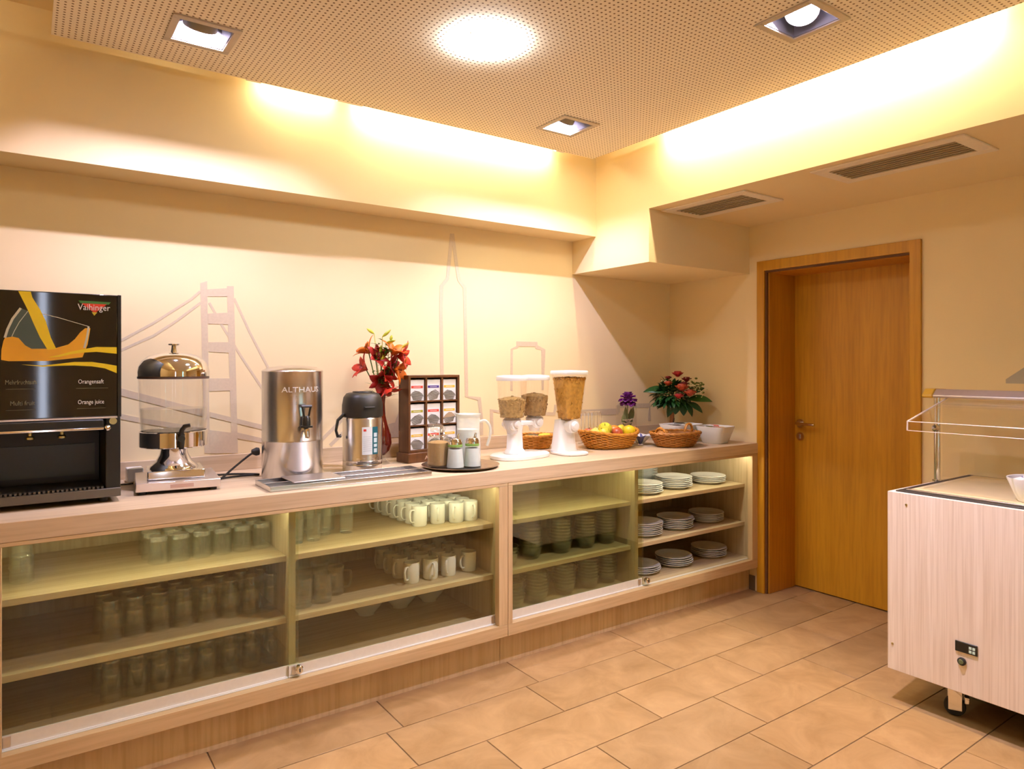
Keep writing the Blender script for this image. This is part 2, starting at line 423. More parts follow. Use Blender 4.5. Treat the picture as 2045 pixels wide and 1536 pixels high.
# square recessed downlights with tilted lamps
SPOTM = emit('spot_face', LAMP_COOL, 9)
RECESS = mat('recess_grey', (.20, .195, .205), .35)
FRAME = mat('downlight_frame', (.50, .42, .33), .5, .2)
def downlight(x, y, label, tilt, az, k=1, sh=.040, pz=.041, wide=False):
    o = thing('downlight', label, 'lamp', (x, y, PZ))
    h = HO; r = MB()
    for a in ((-.112, -.112, .112, -h), (-.112, h, .112, .112), (-.112, -h, -h, h), (h, -h, .112, h)): r.box(a[0], a[1], -.006, a[2], a[3], -.0005)
    r.build('frame', FRAME, o, bevel=.001)
    c = MB(); t = .003
    for a in ((-h, -h, h, -h + t), (-h, h - t, h, h), (-h, -h, -h + t, h), (h - t, -h, h, h)): c.box(a[0], a[1], -.0004, a[2], a[3], .128)
    c.box(-h, -h, .128, h, h, .131)
    c.build('housing', RECESS, o)
    M = RotZ(az) @ T((0, sh, pz)) @ RotX(tilt)
    MB().lathe([(.053, .036), (.053, .0), (.056, -.002), (.058, .0), (.058, .034), (.045, .048), (0, .05)], 28, M).build('lamp_ring', mat('olive_grey', (.36, .33, .24), .5), o)
    MB().lathe([(0, .0365), (.035, .036), (.0525, .034)], 28, M).build('lamp_face', SPOTM, o)
    ld = bpy.data.lights.new('spot', 'SPOT'); ld.energy = P_SPOT * k; ld.color = LAMP_COOL; ld.spot_size = R(165); ld.spot_blend = .9; ld.shadow_soft_size = .018
    l = bpy.data.objects.new('spot_light', ld); COL.objects.link(l); l.parent = o
    l.matrix_local = T((M @ T((0, 0, .031))).translation) if wide else M @ T((0, 0, .031)); return o
downlight(*DL[0], 'square recessed downlight nearest the juice machine, lamp tilted to the wall', 40, 0)
downlight(*DL[1], 'square recessed downlight nearest the room corner, lamp tilted to the wall', 40, 0)
downlight(*DL[2], 'square recessed downlight over the trolley, its lit face turned to the room', 32, 120, 2.8, .0, .036, True)

# air vents in the bulkhead over the door
BROWN = mat('vent_dark', (.012, .008, .003), .8)
VENTF = mat('vent_frame', (.90, .80, .66), .4)
def vent(y0, y1, x0, x1, label):
    o = thing('air_vent', label, 'vent', (x0, y0, 2.268))
    W, D, b = x1 - x0, y1 - y0, .055
    r = MB().box(0, 0, -.008, b, D, 0).box(W - b, 0, -.008, W, D, 0).box(b, 0, -.008, W - b, b, 0).box(b, D - b, -.008, W - b, D, 0)
    r.build('frame', VENTF, o, bevel=.002)
    MB().box(b, b, -.0015, W - b, D - b, -.0005).build('backing', BROWN, o)
    n = 7
    for k in range(n):
        x = b + (W - 2 * b) * (k + .5) / n
        MB().box(-.002, b + .001, -.003, .002, D - b - .001, .003, T((x, 0, -.005)) @ RotY(12)).build('slat', mat('vent_slat', (.62, .50, .32), .5), o)
vent(1.135, 1.757, 2.868, 3.185, 'longer slotted air vent in the bulkhead, farther from the corner')
vent(2.128, 2.675, 2.905, 3.235, 'shorter slotted air vent in the bulkhead, nearer the corner')

# baseboards
BASEB = mat('baseboard', (.17, .13, .08), .5)
struct(MB().box(XR - .008, 2.641, 0, XR, YB, .09).build('baseboard_right', BASEB, smooth=False))
struct(MB().box(XR - .008, YF, 0, XR, 1.648, .09).build('baseboard_right.001', BASEB, smooth=False))
struct(MB().box(XL, YF, 0, XL + .008, YB, .09).build('baseboard_left', BASEB, smooth=False))

# ------------------------------------------------------------------ door
d = thing('door_1', 'orange-brown wooden door deep in a matching frame', 'door', (0, 0, 0)); struct(d); del d['category']
LX = 4.0
MB().box(LX, DY0 - .02, .006, LX + .04, DY1 - .012, DZ - .012).build('door_leaf', DOORW, d, bevel=.002)
ca = MB(); cw = .068
ca.prism([(DY1 - .001, 0), (DY1 + .05, 0), (DY1 + .05, DZ + .06), (DY0 - .055, DZ + .06), (DY0 - .055, 0), (DY0, 0), (DY0, DZ), (DY1 - .001, DZ)], XR - .014, XR + .001, Matrix(((0, 1, 0, 0), (1, 0, 0, 0), (0, 0, 1, 0), (0, 0, 0, 1))))
ca.build('casing', DOORW, d, bevel=.002)
j = MB().box(XR + .016, DY1 - .02, 0, LX + .05, DY1 + .0005, DZ + .0005).box(XR + .016, DY0 - .0005, 0, LX, DY0 + .012, DZ + .0005).box(XR + .016, DY0 + .012, DZ - .014, LX + .05, DY1 - .02, DZ + .0005)
j.build('jamb', JAMBW, d, bevel=.0015)
g = MB().box(XR + .0015, DY1 - .012, 0, XR + .0155, DY1 - .0005, DZ - .0005).box(XR + .0015, DY0, DZ - .012, XR + .0155, DY1 - .012, DZ - .0005)
g.build('rubber_seal', mat('seal_brown', (.13, .05, .012), .7), d)
HX, HY, HZ = LX, 2.512, 1.036
MX = RotY(-90)
h = MB().tube([(LX - .001, HY, HZ), (LX - .045, HY, HZ), (LX - .055, HY - .012, HZ), (LX - .055, HY - .125, HZ)], .0095, 12).build('handle', CHROME, d)
MB().cyl(.026, 0, .009, 24, T((LX, HY, HZ)) @ MX).build('rosette', CHROME, h)
k = MB().cyl(.026, 0, .008, 24, T((LX, HY, HZ - .083)) @ MX).build('lock', CHROME, d)
MB().box(LX - .014, HY - .004, HZ - .096, LX - .008, HY + .004, HZ - .07).build('cylinder', ALU, k)

# ------------------------------------------------------------------ buffet counter
YC = 2.613
wt = thing('worktop', 'long pale wood worktop running along the buffet wall', 'counter', (0, YC, .858))
MB().box(-1.3, 0, 0, XR - .001, YB - YC - .001, .062).build('top_board', TOPW, wt, bevel=.002)
MB().box(-1.3, YB - YC - .02, .0625, XR - .001, YB - YC - .0012, .135).build('upstand', TOPW, wt, bevel=.0015)
UNITS = [('long glass-fronted buffet cabinet with tumblers and mugs, below the juice machine', -.10, 1.821, -.057, .845, 1.772, 0),
         ('glass-fronted buffet cabinet with glass bowls and plates, next to the door', 1.823, XR - .001, 1.848, 2.709, 3.649, 1)]
LEDM = emit('led_strip', LAMP_LED, P_LED * 10)
SHZ = (.42, .66)
cabs = []
for lab, x0, x1, sl, dv, sr, ui in UNITS:
    c = thing('display_cabinet', lab, 'cabinet', (x0, YC, 0)); cabs.append(c)
    X = lambda x: x - x0
    W = x1 - x0
    MB().box(0, .001, .152, W, .034, .206).build('bottom_rail', CABW, c, bevel=.001)
    MB().box(0, .001, .845, W, .034, .8575).build('top_rail', CABW, c, bevel=.001)
    MB().box(0, .001, .2065, X(sl), .034, .8445).build('stile', CABV, c, bevel=.001)
    MB().box(X(sr), .001, .2065, W, .034, .8445).build('stile', CABV, c, bevel=.001)
    MB().box(0, .035, .187, W, .70, .205).build('floor_board', INW, c)
    MB().box(0, .035, .2055, .022, .70, .8575).build('side_panel', INV, c)
    MB().box(W - .022, .035, .2055, W, .70, .8575).build('side_panel', INV, c)
    MB().box(.0225, .685, .2055, W - .0225, .70, .8575).build('back_panel', INV, c)
    MB().box(X(dv) - .013, .058, .2055, X(dv) + .013, .6845, .8575).build('divider', INV, c)
    for a, b in ((.0225, X(dv) - .0135), (X(dv) + .0135, W - .0225)):
        for z in SHZ:
            MB().box(a, .088, z - .022, b, .684, z).build('shelf', INW, c, bevel=.001)
        MB().box(a + .02, .055, .847, b - .02, .067, .856).build('light_strip', LEDM, c)
    MB().box(0, .068, .0, W, .085, .1865).build('plinth', CABV, c)
    # sliding glass doors: two overlapping panes
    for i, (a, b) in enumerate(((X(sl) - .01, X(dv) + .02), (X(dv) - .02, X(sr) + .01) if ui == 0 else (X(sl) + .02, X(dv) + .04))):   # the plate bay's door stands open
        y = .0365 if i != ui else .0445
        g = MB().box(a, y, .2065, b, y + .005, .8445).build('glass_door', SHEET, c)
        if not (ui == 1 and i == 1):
            MB().box(a, y - .0008, .212, b, y + .0058, .25).build('door_rail', LIGHTALU, g)
            MB().box(a, y - .005, .2069, b, y + .0058, .2118).build('rail_glint', WPLASTIC, g)  # added white strip stands in for light caught along the rail's foot
            for q in (a + .012, b - .03): MB().box(q, y - .002, .21, q + .02, y - .0009, .246).build('bracket', ALU, g)
    MB().box(X(sl) - .01, .0352, .2055, X(sr) + .01, .0535, .2068).build('track', LIGHTALU, c)
    q = X(dv) + (.015 if ui == 0 else .047)
    lk = MB().lathe([(0, 0), (.014, 0), (.016, .004), (.016, .02), (.012, .024), (0, .024)], 20, T((q, .0355, .235)) @ RotX(90)).build('door_lock', CHROME, c)
    MB().box(q - .002, .0098, .228, q + .002, .0112, .242).build('keyhole', BLACK, lk)

# ------------------------------------------------------------------ wall paintings
BP = [[(.643, 1.769), (.672, 1.78), (.684, 1.003), (.661, 1.005)], [(.756, 1.763), (.786, 1.765), (.805, .996), (.778, .996)], [(.672, 1.743), (.757, 1.754), (.758, 1.716), (.673, 1.711)], [(.675, 1.634), (.76, 1.642), (.761, 1.588), (.676, 1.588)], [(.677, 1.505), (.764, 1.507), (.765, 1.458), (.678, 1.462)], [(.68, 1.342), (.769, 1.341), (.771, 1.285), (.681, 1.284)], [(.683, 1.109), (.776, 1.092), (.778, .998), (.684, 1.003)], [(.2, 1.346), (.654, 1.202), (.654, 1.171), (.2, 1.314)], [(.684, 1.19), (.96, 1.107), (.96, 1.084), (.684, 1.167)], [(.2, 1.232), (.421, 1.172), (.66, 1.12), (.66, 1.095), (.421, 1.15), (.2, 1.208)], [(.802, 1.091), (.96, 1.044), (.96, 1.025), (.802, 1.063)]]
BL = [[(.2, 1.43), (.339, 1.509), (.455, 1.583), (.555, 1.657), (.607, 1.696), (.643, 1.732)], [(.2, 1.40), (.342, 1.469), (.455, 1.528), (.545, 1.595), (.607, 1.648), (.645, 1.681)], [(.788, 1.709), (.858, 1.553), (.94, 1.393), (1.0, 1.28)], [(.681, 1.683), (.741, 1.573), (.824, 1.434), (.96, 1.22)], [(1.19, 1.022), (1.324, 1.142)], [(1.244, 1.001), (1.324, 1.071)]]
TL = [[(1.943, 2.133), (1.924, 1.956), (1.916, 1.881), (1.878, 1.837), (1.874, 1.704), (1.883, 1.2)], [(1.947, 2.134), (1.972, 1.969), (1.99, 1.878), (2.027, 1.838), (2.029, 1.711), (2.039, 1.225), (2.123, 1.21), (2.138, 1.098), (2.14, 1.0)], [(2.211, 1.0), (2.207, 1.14), (2.30, 1.122)], [(2.6, 1.105), (2.671, 1.10), (2.683, 1.157)]]
SL = [[(2.349, 1.25), (2.351, 1.496), (2.392, 1.51), (2.392, 1.53)], [(2.534, 1.533), (2.534, 1.512), (2.587, 1.495), (2.581, 1.25)]]
y0, y1 = YB - .0015, YB - .0002
wm = thing('wall_painting', 'silver painted suspension bridge with one tower on the buffet wall', 'mural', (0, 0, 0))
m = MB()
for i, p in enumerate(BP): m.prism(p, y0 - .00006 * i, y1)
m.build('bridge_tower', SILVER, wm, smooth=False)
for i, p in enumerate(BL): MB().ribbon(p, .011 if i < 4 else .018, y0 + .0004 + .00005 * i, y1).build('painted_cable', SILVER, wm, smooth=False)
wm = thing('wall_painting', 'silver painted outline of a tall pointed tower behind the tea box', 'mural', (0, 0, 0))
for i, p in enumerate(TL): MB().ribbon(p, .021, y0 - .0001 * i, y1).build('tower_outline', SILVER, wm, smooth=False)
wm = thing('wall_painting', 'silver painted flat-topped arch outline above the cereal dispensers', 'mural', (0, 0, 0))
for p in SL: MB().ribbon(p, .016, y0, y1).build('arch_side', SILVER, wm, smooth=False)
MB().prism([(2.385, 1.514), (2.541, 1.514), (2.541, 1.543), (2.385, 1.543)], y0 - .0004, y1).build('arch_top', SILVER, wm, smooth=False)
wm = thing('wall_painting', 'silver painted stepped skyline band behind the purple flower', 'mural', (0, 0, 0))
MB().ribbon([(2.82, 1.10), (3.215, 1.095)], .04, y0, y1).ribbon([(3.21, 1.09), (3.215, 1.14)], .03, y0 - .0004, y1).ribbon([(3.215, 1.132), (3.508, 1.125), (3.508, 1.02)], .03, y0, y1).build('skyline_band', SILVER, wm, smooth=False)
wm = thing('wall_painting', 'small silver painted block shape behind the red vase', 'mural', (0, 0, 0))
MB().prism([(1.52, 1.085), (1.60, 1.10), (1.62, 1.16), (1.66, 1.16), (1.66, 1.02), (1.52, 1.02)], y0, y1).build('block_shape', SILVER, wm, smooth=False)
wm = thing('wall_painting', 'grey painted slanted shape on the wall above the sneeze guard', 'mural', (0, 0, 0))
MB().prism([(1.297, 1.317), (1.297, 1.336), (1.22, 1.395), (.8, 1.42), (.8, 1.317)], XR - .0015, XR - .0002, Matrix(((0, 1, 0, 0), (1, 0, 0, 0), (0, 0, 1, 0), (0, 0, 0, 1)))).build('slanted_shape', mat('grey_paint', (.48, .44, .36), .6), wm, smooth=False)

CT = .9201   # counter surface

# ------------------------------------------------------------------ juice machine
t = thing('juice_machine', 'black juice dispenser with an orange juice picture on its door', 'juice dispenser', (0, 2.80, CT))
JB = mat('machine_black', (.006, .006, .004), .42)
X0, X1 = -.27, .278
z0 = .018
b = MB()
b.box(X0, .0, .30, X1, .42, .728).box(X0, .0, z0, -.225, .42, .2995).box(.232, .0, z0, X1, .42, .2995).box(-.2245, .22, z0, .2315, .42, .2995).box(-.2245, .0, z0, .2315, .2195, .05)
b.build('body', JB, t, bevel=.003)
MB().box(X0 + .003, -.022, .303, .266, -.0005, .725).build('door', GLOSSBLACK, t, bevel=.002)
MB().box(.2665, -.024, .30, X1, -.0005, .727).build('door_edge', JB, t, bevel=.002)
MB().box(X0 + .003, -.024, .2965, .266, -.001, .3025).build('door_strip', ALU, t)
MB().box(X0 + .003, -.012, z0 + .002, X1, -.0005, .05).build('base_front', mat('machine_grey', (.10, .085, .065), .45), t, bevel=.002)
YELL = mat('juice_yellow', (.86, .66, .008), .35, var=.02); ORNG = mat('juice_orange', (.86, .42, .01), .35, var=.25, bscale=12)
PALE = mat('pale_print', (.62, .62, .50), .4); WPRINT = mat('white_print', (.85, .85, .85), .4); GPRINT = mat('grey_print', (.20, .20, .13), .5)
DRKG = mat('dark_green_print', (.05, .075, .055), .3)
dz = CT
def flat(name, pts, m, dy, lab=None): return MB().prism([(x, z - dz) for x, z in pts], -.0222 - dy, -.0216).build(name, m, t, lab, smooth=False)
flat('picture_glass', [(-.01, 1.588), (-.032, 1.552), (-.045, 1.518), (-.052, 1.49), (-.032, 1.494), (-.016, 1.49), (.002, 1.466), (.019, 1.455), (.063, 1.456), (.042, 1.5), (.02, 1.575)], DRKG, .0001)
flat('picture_juice', [(-.052, 1.49), (-.032, 1.494), (-.016, 1.49), (.002, 1.466), (.019, 1.455), (.063, 1.456), (.087, 1.459), (.121, 1.471), (.14, 1.49), (.155, 1.513), (.17, 1.528), (.185, 1.528), (.177, 1.472), (.162, 1.428), (.063, 1.415), (-.043, 1.414), (-.062, 1.418), (-.061, 1.451), (-.056, 1.479)], ORNG, .0002)
flat('picture_pour', [(-.017, 1.6435), (.017, 1.6435), (.021, 1.625), (.042, 1.586), (.058, 1.547), (.072, 1.493), (.087, 1.456), (.063, 1.452), (.042, 1.493), (.025, 1.537), (.009, 1.582), (-.007, 1.62)], YELL, .0003)
flat('picture_swoosh', [(.063, 1.427), (.096, 1.436), (.128, 1.447), (.165, 1.456), (.203, 1.464), (.264, 1.464), (.264, 1.441), (.203, 1.447), (.165, 1.444), (.128, 1.438), (.096, 1.429)], YELL, .0004)
flat('picture_swoosh', [(-.009, 1.403), (.049, 1.4), (.096, 1.406), (.138, 1.412), (.19, 1.412), (.228, 1.406), (.264, 1.399), (.264, 1.373), (.228, 1.39), (.19, 1.397), (.138, 1.4), (.096, 1.399), (.049, 1.396)], YELL, .0004)
for p, wd_ in (([(.049, 1.572), (.096, 1.56), (.18, 1.534)], .0018), ([(-.01, 1.588), (-.032, 1.552), (-.045, 1.518), (-.052, 1.49)], .007), ([(.009, 1.579), (-.014, 1.542), (-.027, 1.513), (-.034, 1.494)], .002), ([(.18, 1.534), (.175, 1.496), (.167, 1.46)], .006)):
    MB().ribbon([(x, z - dz) for x, z in p], wd_, -.0229, -.0216).build('picture_rim', PALE, t, smooth=False)
flat('logo', [(.150, 1.6215), (.246, 1.6205), (.240, 1.612), (.156, 1.613)], mat('logo_green', (.06, .22, .05), .4), .0002, 'green bar of the logo')
flat('logo', [(.160, 1.6125), (.234, 1.6125), (.198, 1.580)], mat('logo_red', (.72, .05, .02), .4), .0003, 'red triangle of the logo')
flat('logo', [(.189, 1.5835), (.206, 1.5835), (.1965, 1.5715)], mat('logo_gold', (.65, .55, .05), .4), .0004, 'gold tip of the logo')
text('Vaihinger', .03, 'lettering', WPRINT, t, T((.148, -.0232, 1.590 - dz)) @ UPRIGHT, 'white brand word', width=.096)
text('Orangensaft', .021, 'lettering', WPRINT, t, T((.149, -.0222, 1.338 - dz)) @ UPRIGHT, width=.075)
text('Orange juice', .021, 'lettering', WPRINT, t, T((.148, -.0222, 1.268 - dz)) @ UPRIGHT, width=.077)
text('Mehrfruchtsaft', .021, 'lettering', GPRINT, t, T((-.052, -.0222, 1.338 - dz)) @ UPRIGHT, width=.085)
text('Multi fruit', .021, 'lettering', GPRINT, t, T((-.039, -.0222, 1.269 - dz)) @ UPRIGHT, width=.066)
for x, z, wd_ in ((.143, 1.321, .095), (.146, 1.252, .085), (-.05, 1.322, .08), (-.05, 1.253, .08)): MB().box(x, -.0224, z - dz, x + wd_, -.0216, z - dz + .0015).build('small_print', mat('dim_print', (.10, .095, .06), .5), t)
hb = MB().box(X0 + .003, -.028, .262, .225, -.0005, .294).build('nozzle_bar', JB, t, bevel=.006, seg=3)
MB().box(X0 + .003, -.033, .258, .225, -.0285, .266).build('bar_trim', CHROME, t, bevel=.002)
MB().cyl(.012, 0, .012, 18, T((.254, -.0008, .285)) @ RotX(90)).build('lock', mat('brass', (.55, .48, .22), .3, 1), t)
MB().lathe([(0, -.013), (.01, -.011), (.013, -.004), (.008, .004), (0, .005)], 16, T((.24, -.02, .265)) @ RotY(60)).build('lever_end', CHROME, t)
for x in (.015, .105):
    n = MB().lathe([(.006, .02), (.006, .008), (.012, .003), (.012, -.004), (0, -.006)], 14, T((x, .03, .235))).build('nozzle', mat('brass', (.55, .48, .22), .3, 1), t)
    MB().cyl(.008, .254, .2995, 12, T((x, .03, 0))).build('nozzle_pipe', JB, n)
MB().box(-.2, .214, .075, .215, .2185, .19).build('inner_window', mat('inner_panel', (.022, .024, .006), .3), t)
MB().box(-.22, .02, .0505, .228, .19, .056).build('drip_grille', JB, t)
r = MB()
for k in range(34): r.box(-.21 + k * .013, -.004, .0505, -.2035 + k * .013, .018, .0575)
r.build('grille_teeth', mat('machine_grey', (.10, .085, .065), .45), t, kind='stuff')
for x in (X0 + .04, X1 - .05):
    for y in (.04, .36): MB().cyl(.014, 0, z0, 12, T((x, y, 0))).build('foot', SOFTBLACK, t)

# ------------------------------------------------------------------ chilled water dispenser
t = thing('water_dispenser', 'clear water dispenser with domed chrome lid on a steel base', 'drink dispenser', (.482, 3.0, CT))
bb = MB(); Mb = RotZ(-6)
bb.box(-.135, -.15, .012, .155, .17, .044, Mb); bb.build('base_plate', mat('plate_steel', (.78, .70, .66), .28, .9, var=.02), t, bevel=.003)
pl = MB().box(-.02, -.1512, .02, .06, -.1502, .034, Mb).build('name_plate', mat('plate_print', (.55, .36, .30), .5), t, bevel=.004)
for x in (-.11, .13):
    for y in (-.12, .14): MB().cyl(.014, 0, .012, 12, Mb @ T((x, y, 0))).build('foot', SOFTBLACK, t)
MB().box(-.095, -.095, .0445, .105, .1, .078, Mb).build('pedestal_block', CHROME, t, bevel=.004)
MB().lathe([(.0, .078), (.088, .078), (.086, .086), (.066, .105), (.052, .13), (.045, .16), (.044, .165)], 36).build('stem', CHROME, t)
MB().lathe([(0, .163), (.12, .163), (.123, .166), (.123, .222), (.118, .225)], 48).build('chrome_band', CHROME, t)
MB().lathe([(.116, .224), (.1195, .232), (.126, .40), (.1265, .436)], 48).build('tank', glass('tank_glass', (.97, .96, .955), .04, .5, 2.5, .02), t)
MB().lathe([(0, .226), (.112, .226), (.1155, .235), (.1195, .312), (0, .312)], 40).build('water', glass('water', (.93, .94, .94), .05, .5, 2, .01), t)
MB().lathe([(.1265, .428), (.1285, .429), (.1285, .437), (.1265, .4375)], 48).build('lid_ring', mat('dark_ring', (.10, .06, .05), .4), t)
MB().lathe([(.129, .4375), (.1295, .455), (.126, .475), (.114, .498), (.092, .516), (.06, .528), (.022, .532), (0, .5325)], 48).build('dome_lid', CHROME, t)
MB().lathe([(.012, .532), (.01, .545), (.009, .556), (.02, .560), (.022, .565), (.012, .57), (0, .571)], 20).build('lid_knob', CHROME, t)
Mt = RotZ(0)
tp = MB().lathe([(.0, 0), (.013, 0), (.016, .02), (.012, .05), (0, .05)], 14, Mt @ T((0, -.12, .205)) @ RotX(90)).build('tap', BLACK, t)
MB().tube([(0, -.155, .222), (0, -.158, .19), (0, -.16, .165)], [.013, .012, .009], 12, M=Mt).build('spout', BLACK, tp)
MB().tube([(0, -.155, .21), (.003, -.153, .236), (.012, -.158, .25), (.03, -.164, .254)], [.011, .009, .009, .007], 10, M=Mt).build('tap_lever', BLACK, tp)

t = tag(MB().box(-.03, -.03, 0, .03, .03, .058).build('socket_box', WPLASTIC, bevel=.004), 'small white socket box by the wall behind the water dispenser', 'socket box'); t.location = (.372, 3.24, CT)
t = MB().tube([(.30, 3.16, CT + .004), (.33, 3.15, CT + .004), (.358, 3.162, CT + .004)], .003, 8).build('power_cord', SOFTBLACK); tag(t, 'short dark cord between juice machine and white socket box', 'cord')
t = thing('power_cord', 'black cable looping from the steel urn towards the water dispenser', 'cord', (0, 0, 0))
def spl(P, n=8):
    o = []
    for i in range(len(P) - 1):
        p0, p1, p2, p3 = (Vector(P[max(i - 1, 0)]), Vector(P[i]), Vector(P[i + 1]), Vector(P[min(i + 2, len(P) - 1)]))
        for k in range(n):
            u = k / n; o.append(tuple(.5 * ((2 * p1) + (p2 - p0) * u + (2 * p0 - 5 * p1 + 4 * p2 - p3) * u * u + (3 * p1 - p0 - 3 * p2 + p3) * u ** 3)))
    o.append(tuple(P[-1])); return o
MB().tube(spl([(.815, 3.06, 1.028), (.79, 3.06, 1.02), (.73, 3.06, .975), (.675, 3.07, .9265), (.67, 3.08, .9255), (.76, 3.10, .9255), (.835, 3.10, .9255), (.75, 3.17, .9255), (.66, 3.19, .9255), (.60, 3.24, .925), (.56, 3.285, .9255), (.555, 3.29, 1.0), (.53, 3.285, 1.015), (.49, 3.27, .98), (.47, 3.25, .925)]), .0045, 8).build('cable', SOFTBLACK, t)
MB().lathe([(0, 0), (.016, 0), (.018, .012), (.01, .03), (0, .03)], 12, T((.825, 3.06, 1.03)) @ RotY(-90)).build('plug', SOFTBLACK, t)

# ------------------------------------------------------------------ hot water urn
t = thing('water_urn', 'tall brushed steel urn with a black tap, beside the water dispenser', 'urn', (.95, 2.998, CT))
r = .1265
MB().lathe([(0, .0), (r - .002, .0), (r, .004), (r, .156), (r + .0015, .158), (r + .0015, .163), (r, .165), (r, .452), (r + .002, .455), (r, .458)], 64).build('body', STEEL, t)
MB().lathe([(r, .4575), (r - .004, .461), (.10, .473), (.055, .479), (0, .480)], 64).build('lid', STEEL, t)
DIM = mat('engraved', (.42, .38, .32), .35, .9)
Ma = RotZ(0)
def wrap(o, rad):
    for v in o.data.vertices:
        a = v.co.x / rad; q = rad - v.co.y; v.co.x, v.co.y = q * math.sin(a), -q * math.cos(a)
o = text('ALTHAUS', .031, 'lettering', mat('embossed', (.90, .88, .85), .35, .6), t, T((-.07, -.0006, .368)) @ UPRIGHT, width=.165, ext=.0014)
wrap(o, r); o.data.transform(RotZ(-6))
r2 = MB()
for k in range(5): r2.box(-.022, -.0003, .316 + k * .008, .022, .0003, .3185 + k * .008)
o = r2.build('small_print', DIM, t, smooth=False, kind='stuff'); wrap(o, r); o.data.transform(RotZ(-1))
Mt = RotZ(3)
tp = MB().tube([(0, -r + .005, .215), (0, -r - .02, .215), (0, -r - .035, .21), (0, -r - .04, .19), (0, -r - .04, .178)], [.011, .011, .012, .011, .009], 12, M=Mt).build('tap', CHROME, t)
MB().lathe([(0, .222), (.026, .222), (.026, .229), (.017, .23), (.015, .262), (.010, .27), (0, .27)], 16, Mt @ T((0, -r - .03, 0))).build('valve', BLACK, tp)
MB().tube([(-.022, -r - .03, .31), (.022, -r - .03, .31)], .006, 8, M=Mt).tube([(-.018, -r - .03, .308), (-.010, -r - .03, .268)], .0045, 8, M=Mt).tube([(.018, -r - .03, .308), (.010, -r - .03, .268)], .0045, 8, M=Mt).build('tap_lever', BLACK, tp)

t = thing('drip_tray', 'long shallow steel drip tray on the worktop edge under the urn', 'tray', (.757, 2.655, CT))
a = MB().box(0, 0, .0, .69, .208, .003)
for q in ((0, 0, .69, .004), (0, .204, .69, .208), (0, .004, .004, .204), (.686, .004, .69, .204), (.004, .098, .686, .102)): a.box(q[0], q[1], .003, q[2], q[3], .021)
a.build('tray_body', STEEL, t, bevel=.001)
MB().box(.10, .03, .0215, .31, .203, .026).build('cover_plate', ALU, t, bevel=.003)

# ------------------------------------------------------------------ airpot
t = thing('airpot', 'steel pump airpot with black lid and white label, between urn and red vase', 'flask', (1.262, 2.975, CT))
r = .0885
MB().lathe([(0, 0), (r - .003, 0), (r, .004), (r, .03), (r + .001, .032), (r, .034), (r, .05), (r + .001, .052), (r, .054), (r, .238), (r - .004, .246)], 48).build('body', STEEL, t)
MB().lathe([(r - .004, .2465), (r + .001, .25), (r + .001, .262), (r, .30), (r - .006, .335), (r - .018, .352), (r - .03, .356), (0, .358)], 40, sq=(2.3, 1, 1)).build('lid', mat('airpot_black', (.011, .0095, .006), .45), t)
MB().box(-.03, -.098, .29, .02, -.088, .296).build('pump_catch', mat('airpot_black', (0, 0, 0)), t, bevel=.002)
MB().lathe([(0, .3575), (.045, .3575), (.043, .362), (0, .363)], 28).build('pump_button', mat('airpot_black', (0, 0, 0)), t)
MB().tube([(-.088, -.02, .262), (-.118, -.024, .235), (-.126, -.025, .19), (-.118, -.024, .163), (-.104, -.021, .165)], [.008, .007, .006, .007, .008], 10, M=RotZ(-8)).build('carry_handle', BLACK, t)
lb = MB()
def patch(name, m, a0, a1, z0, z1, rad, lab=None):
    b_ = MB(); n = 8
    for k in range(n + 1):
        a = R(a0 + (a1 - a0) * k / n) - PI / 2
        b_.v += [(rad * math.cos(a), rad * math.sin(a), z0), (rad * math.cos(a), rad * math.sin(a), z1)]
    b_.f = [(2 * k, 2 * k + 2, 2 * k + 3, 2 * k + 1) for k in range(n)]
    return b_.build(name, m, t, lab)
patch('label', mat('label_white', (.78, .80, .78), .4), -24, 6, .082, .205, r + .0008, 'white paper label')
patch('label', mat('label_teal', (.01, .11, .14), .4), 6.2, 26, .082, .205, r + .0008, 'teal label strip')
for i, (q, p) in enumerate(((.09, .108), (.115, .128), (.135, .155), (.16, .178))): patch('label_icon', mat('icon_white', (.6, .72, .74), .4), 11, 22, q, p, r + .0013)
patch('label_logo', mat('logo_red2', (.62, .04, .03), .4), -20, -12, .186, .196, r + .0013)
for k in range(8): patch('label_line', mat('line_grey', (.45, .48, .48), .5), -21, 3, .098 + k * .009, .0995 + k * .009, r + .0012)
for k in range(5): patch('rib', CHROME, -40, -12, .03 + k * .008, .033 + k * .008, r + .0014)
for k in range(5): patch('rib', CHROME, 4, 28, .03 + k * .008, .033 + k * .008, r + .0014)

# ------------------------------------------------------------------ lily vase
t = thing('lily_vase', 'dark red glass vase of orange and red lilies behind the airpot', 'vase', (1.428, 3.135, CT))
VRED = mat('red_glass', (.085, .006, .003), .05, coat=.5)
MB().lathe([(0, .0), (.045, .0), (.046, .008), (.03, .02), (.012, .04), (0, .04)], 28).build('vase_foot', CLEAR, t)
MB().lathe([(0, .04), (.018, .042), (.04, .065), (.051, .10), (.048, .14), (.032, .19), (.021, .235), (.018, .29), (.021, .33), (.026, .345), (.023, .345), (.017, .33)], 32).build('vase_body', VRED, t)
GST = mat('stem_green', (.09, .22, .025), .5); GLF = mat('lily_leaf', (.06, .20, .02), .45); GBUD = mat('bud_yellow_green', (.50, .52, .03), .45)
def S(px, py):       # flat offsets: px to the view's right, py up (metres)
    return Vector((px * .817, -px * .576, py))
heads = [(-.062, .545, 'o'), (-.075, .462, 'r'), (.012, .435, 'r'), (.055, .535, 'o'), (.085, .525, 'r'), (.068, .46, 'o'), (-.01, .41, 'd'), (.018, .372, 'r'), (-.028, .515, 'd'), (.035, .48, 'd')]
stems = MB()
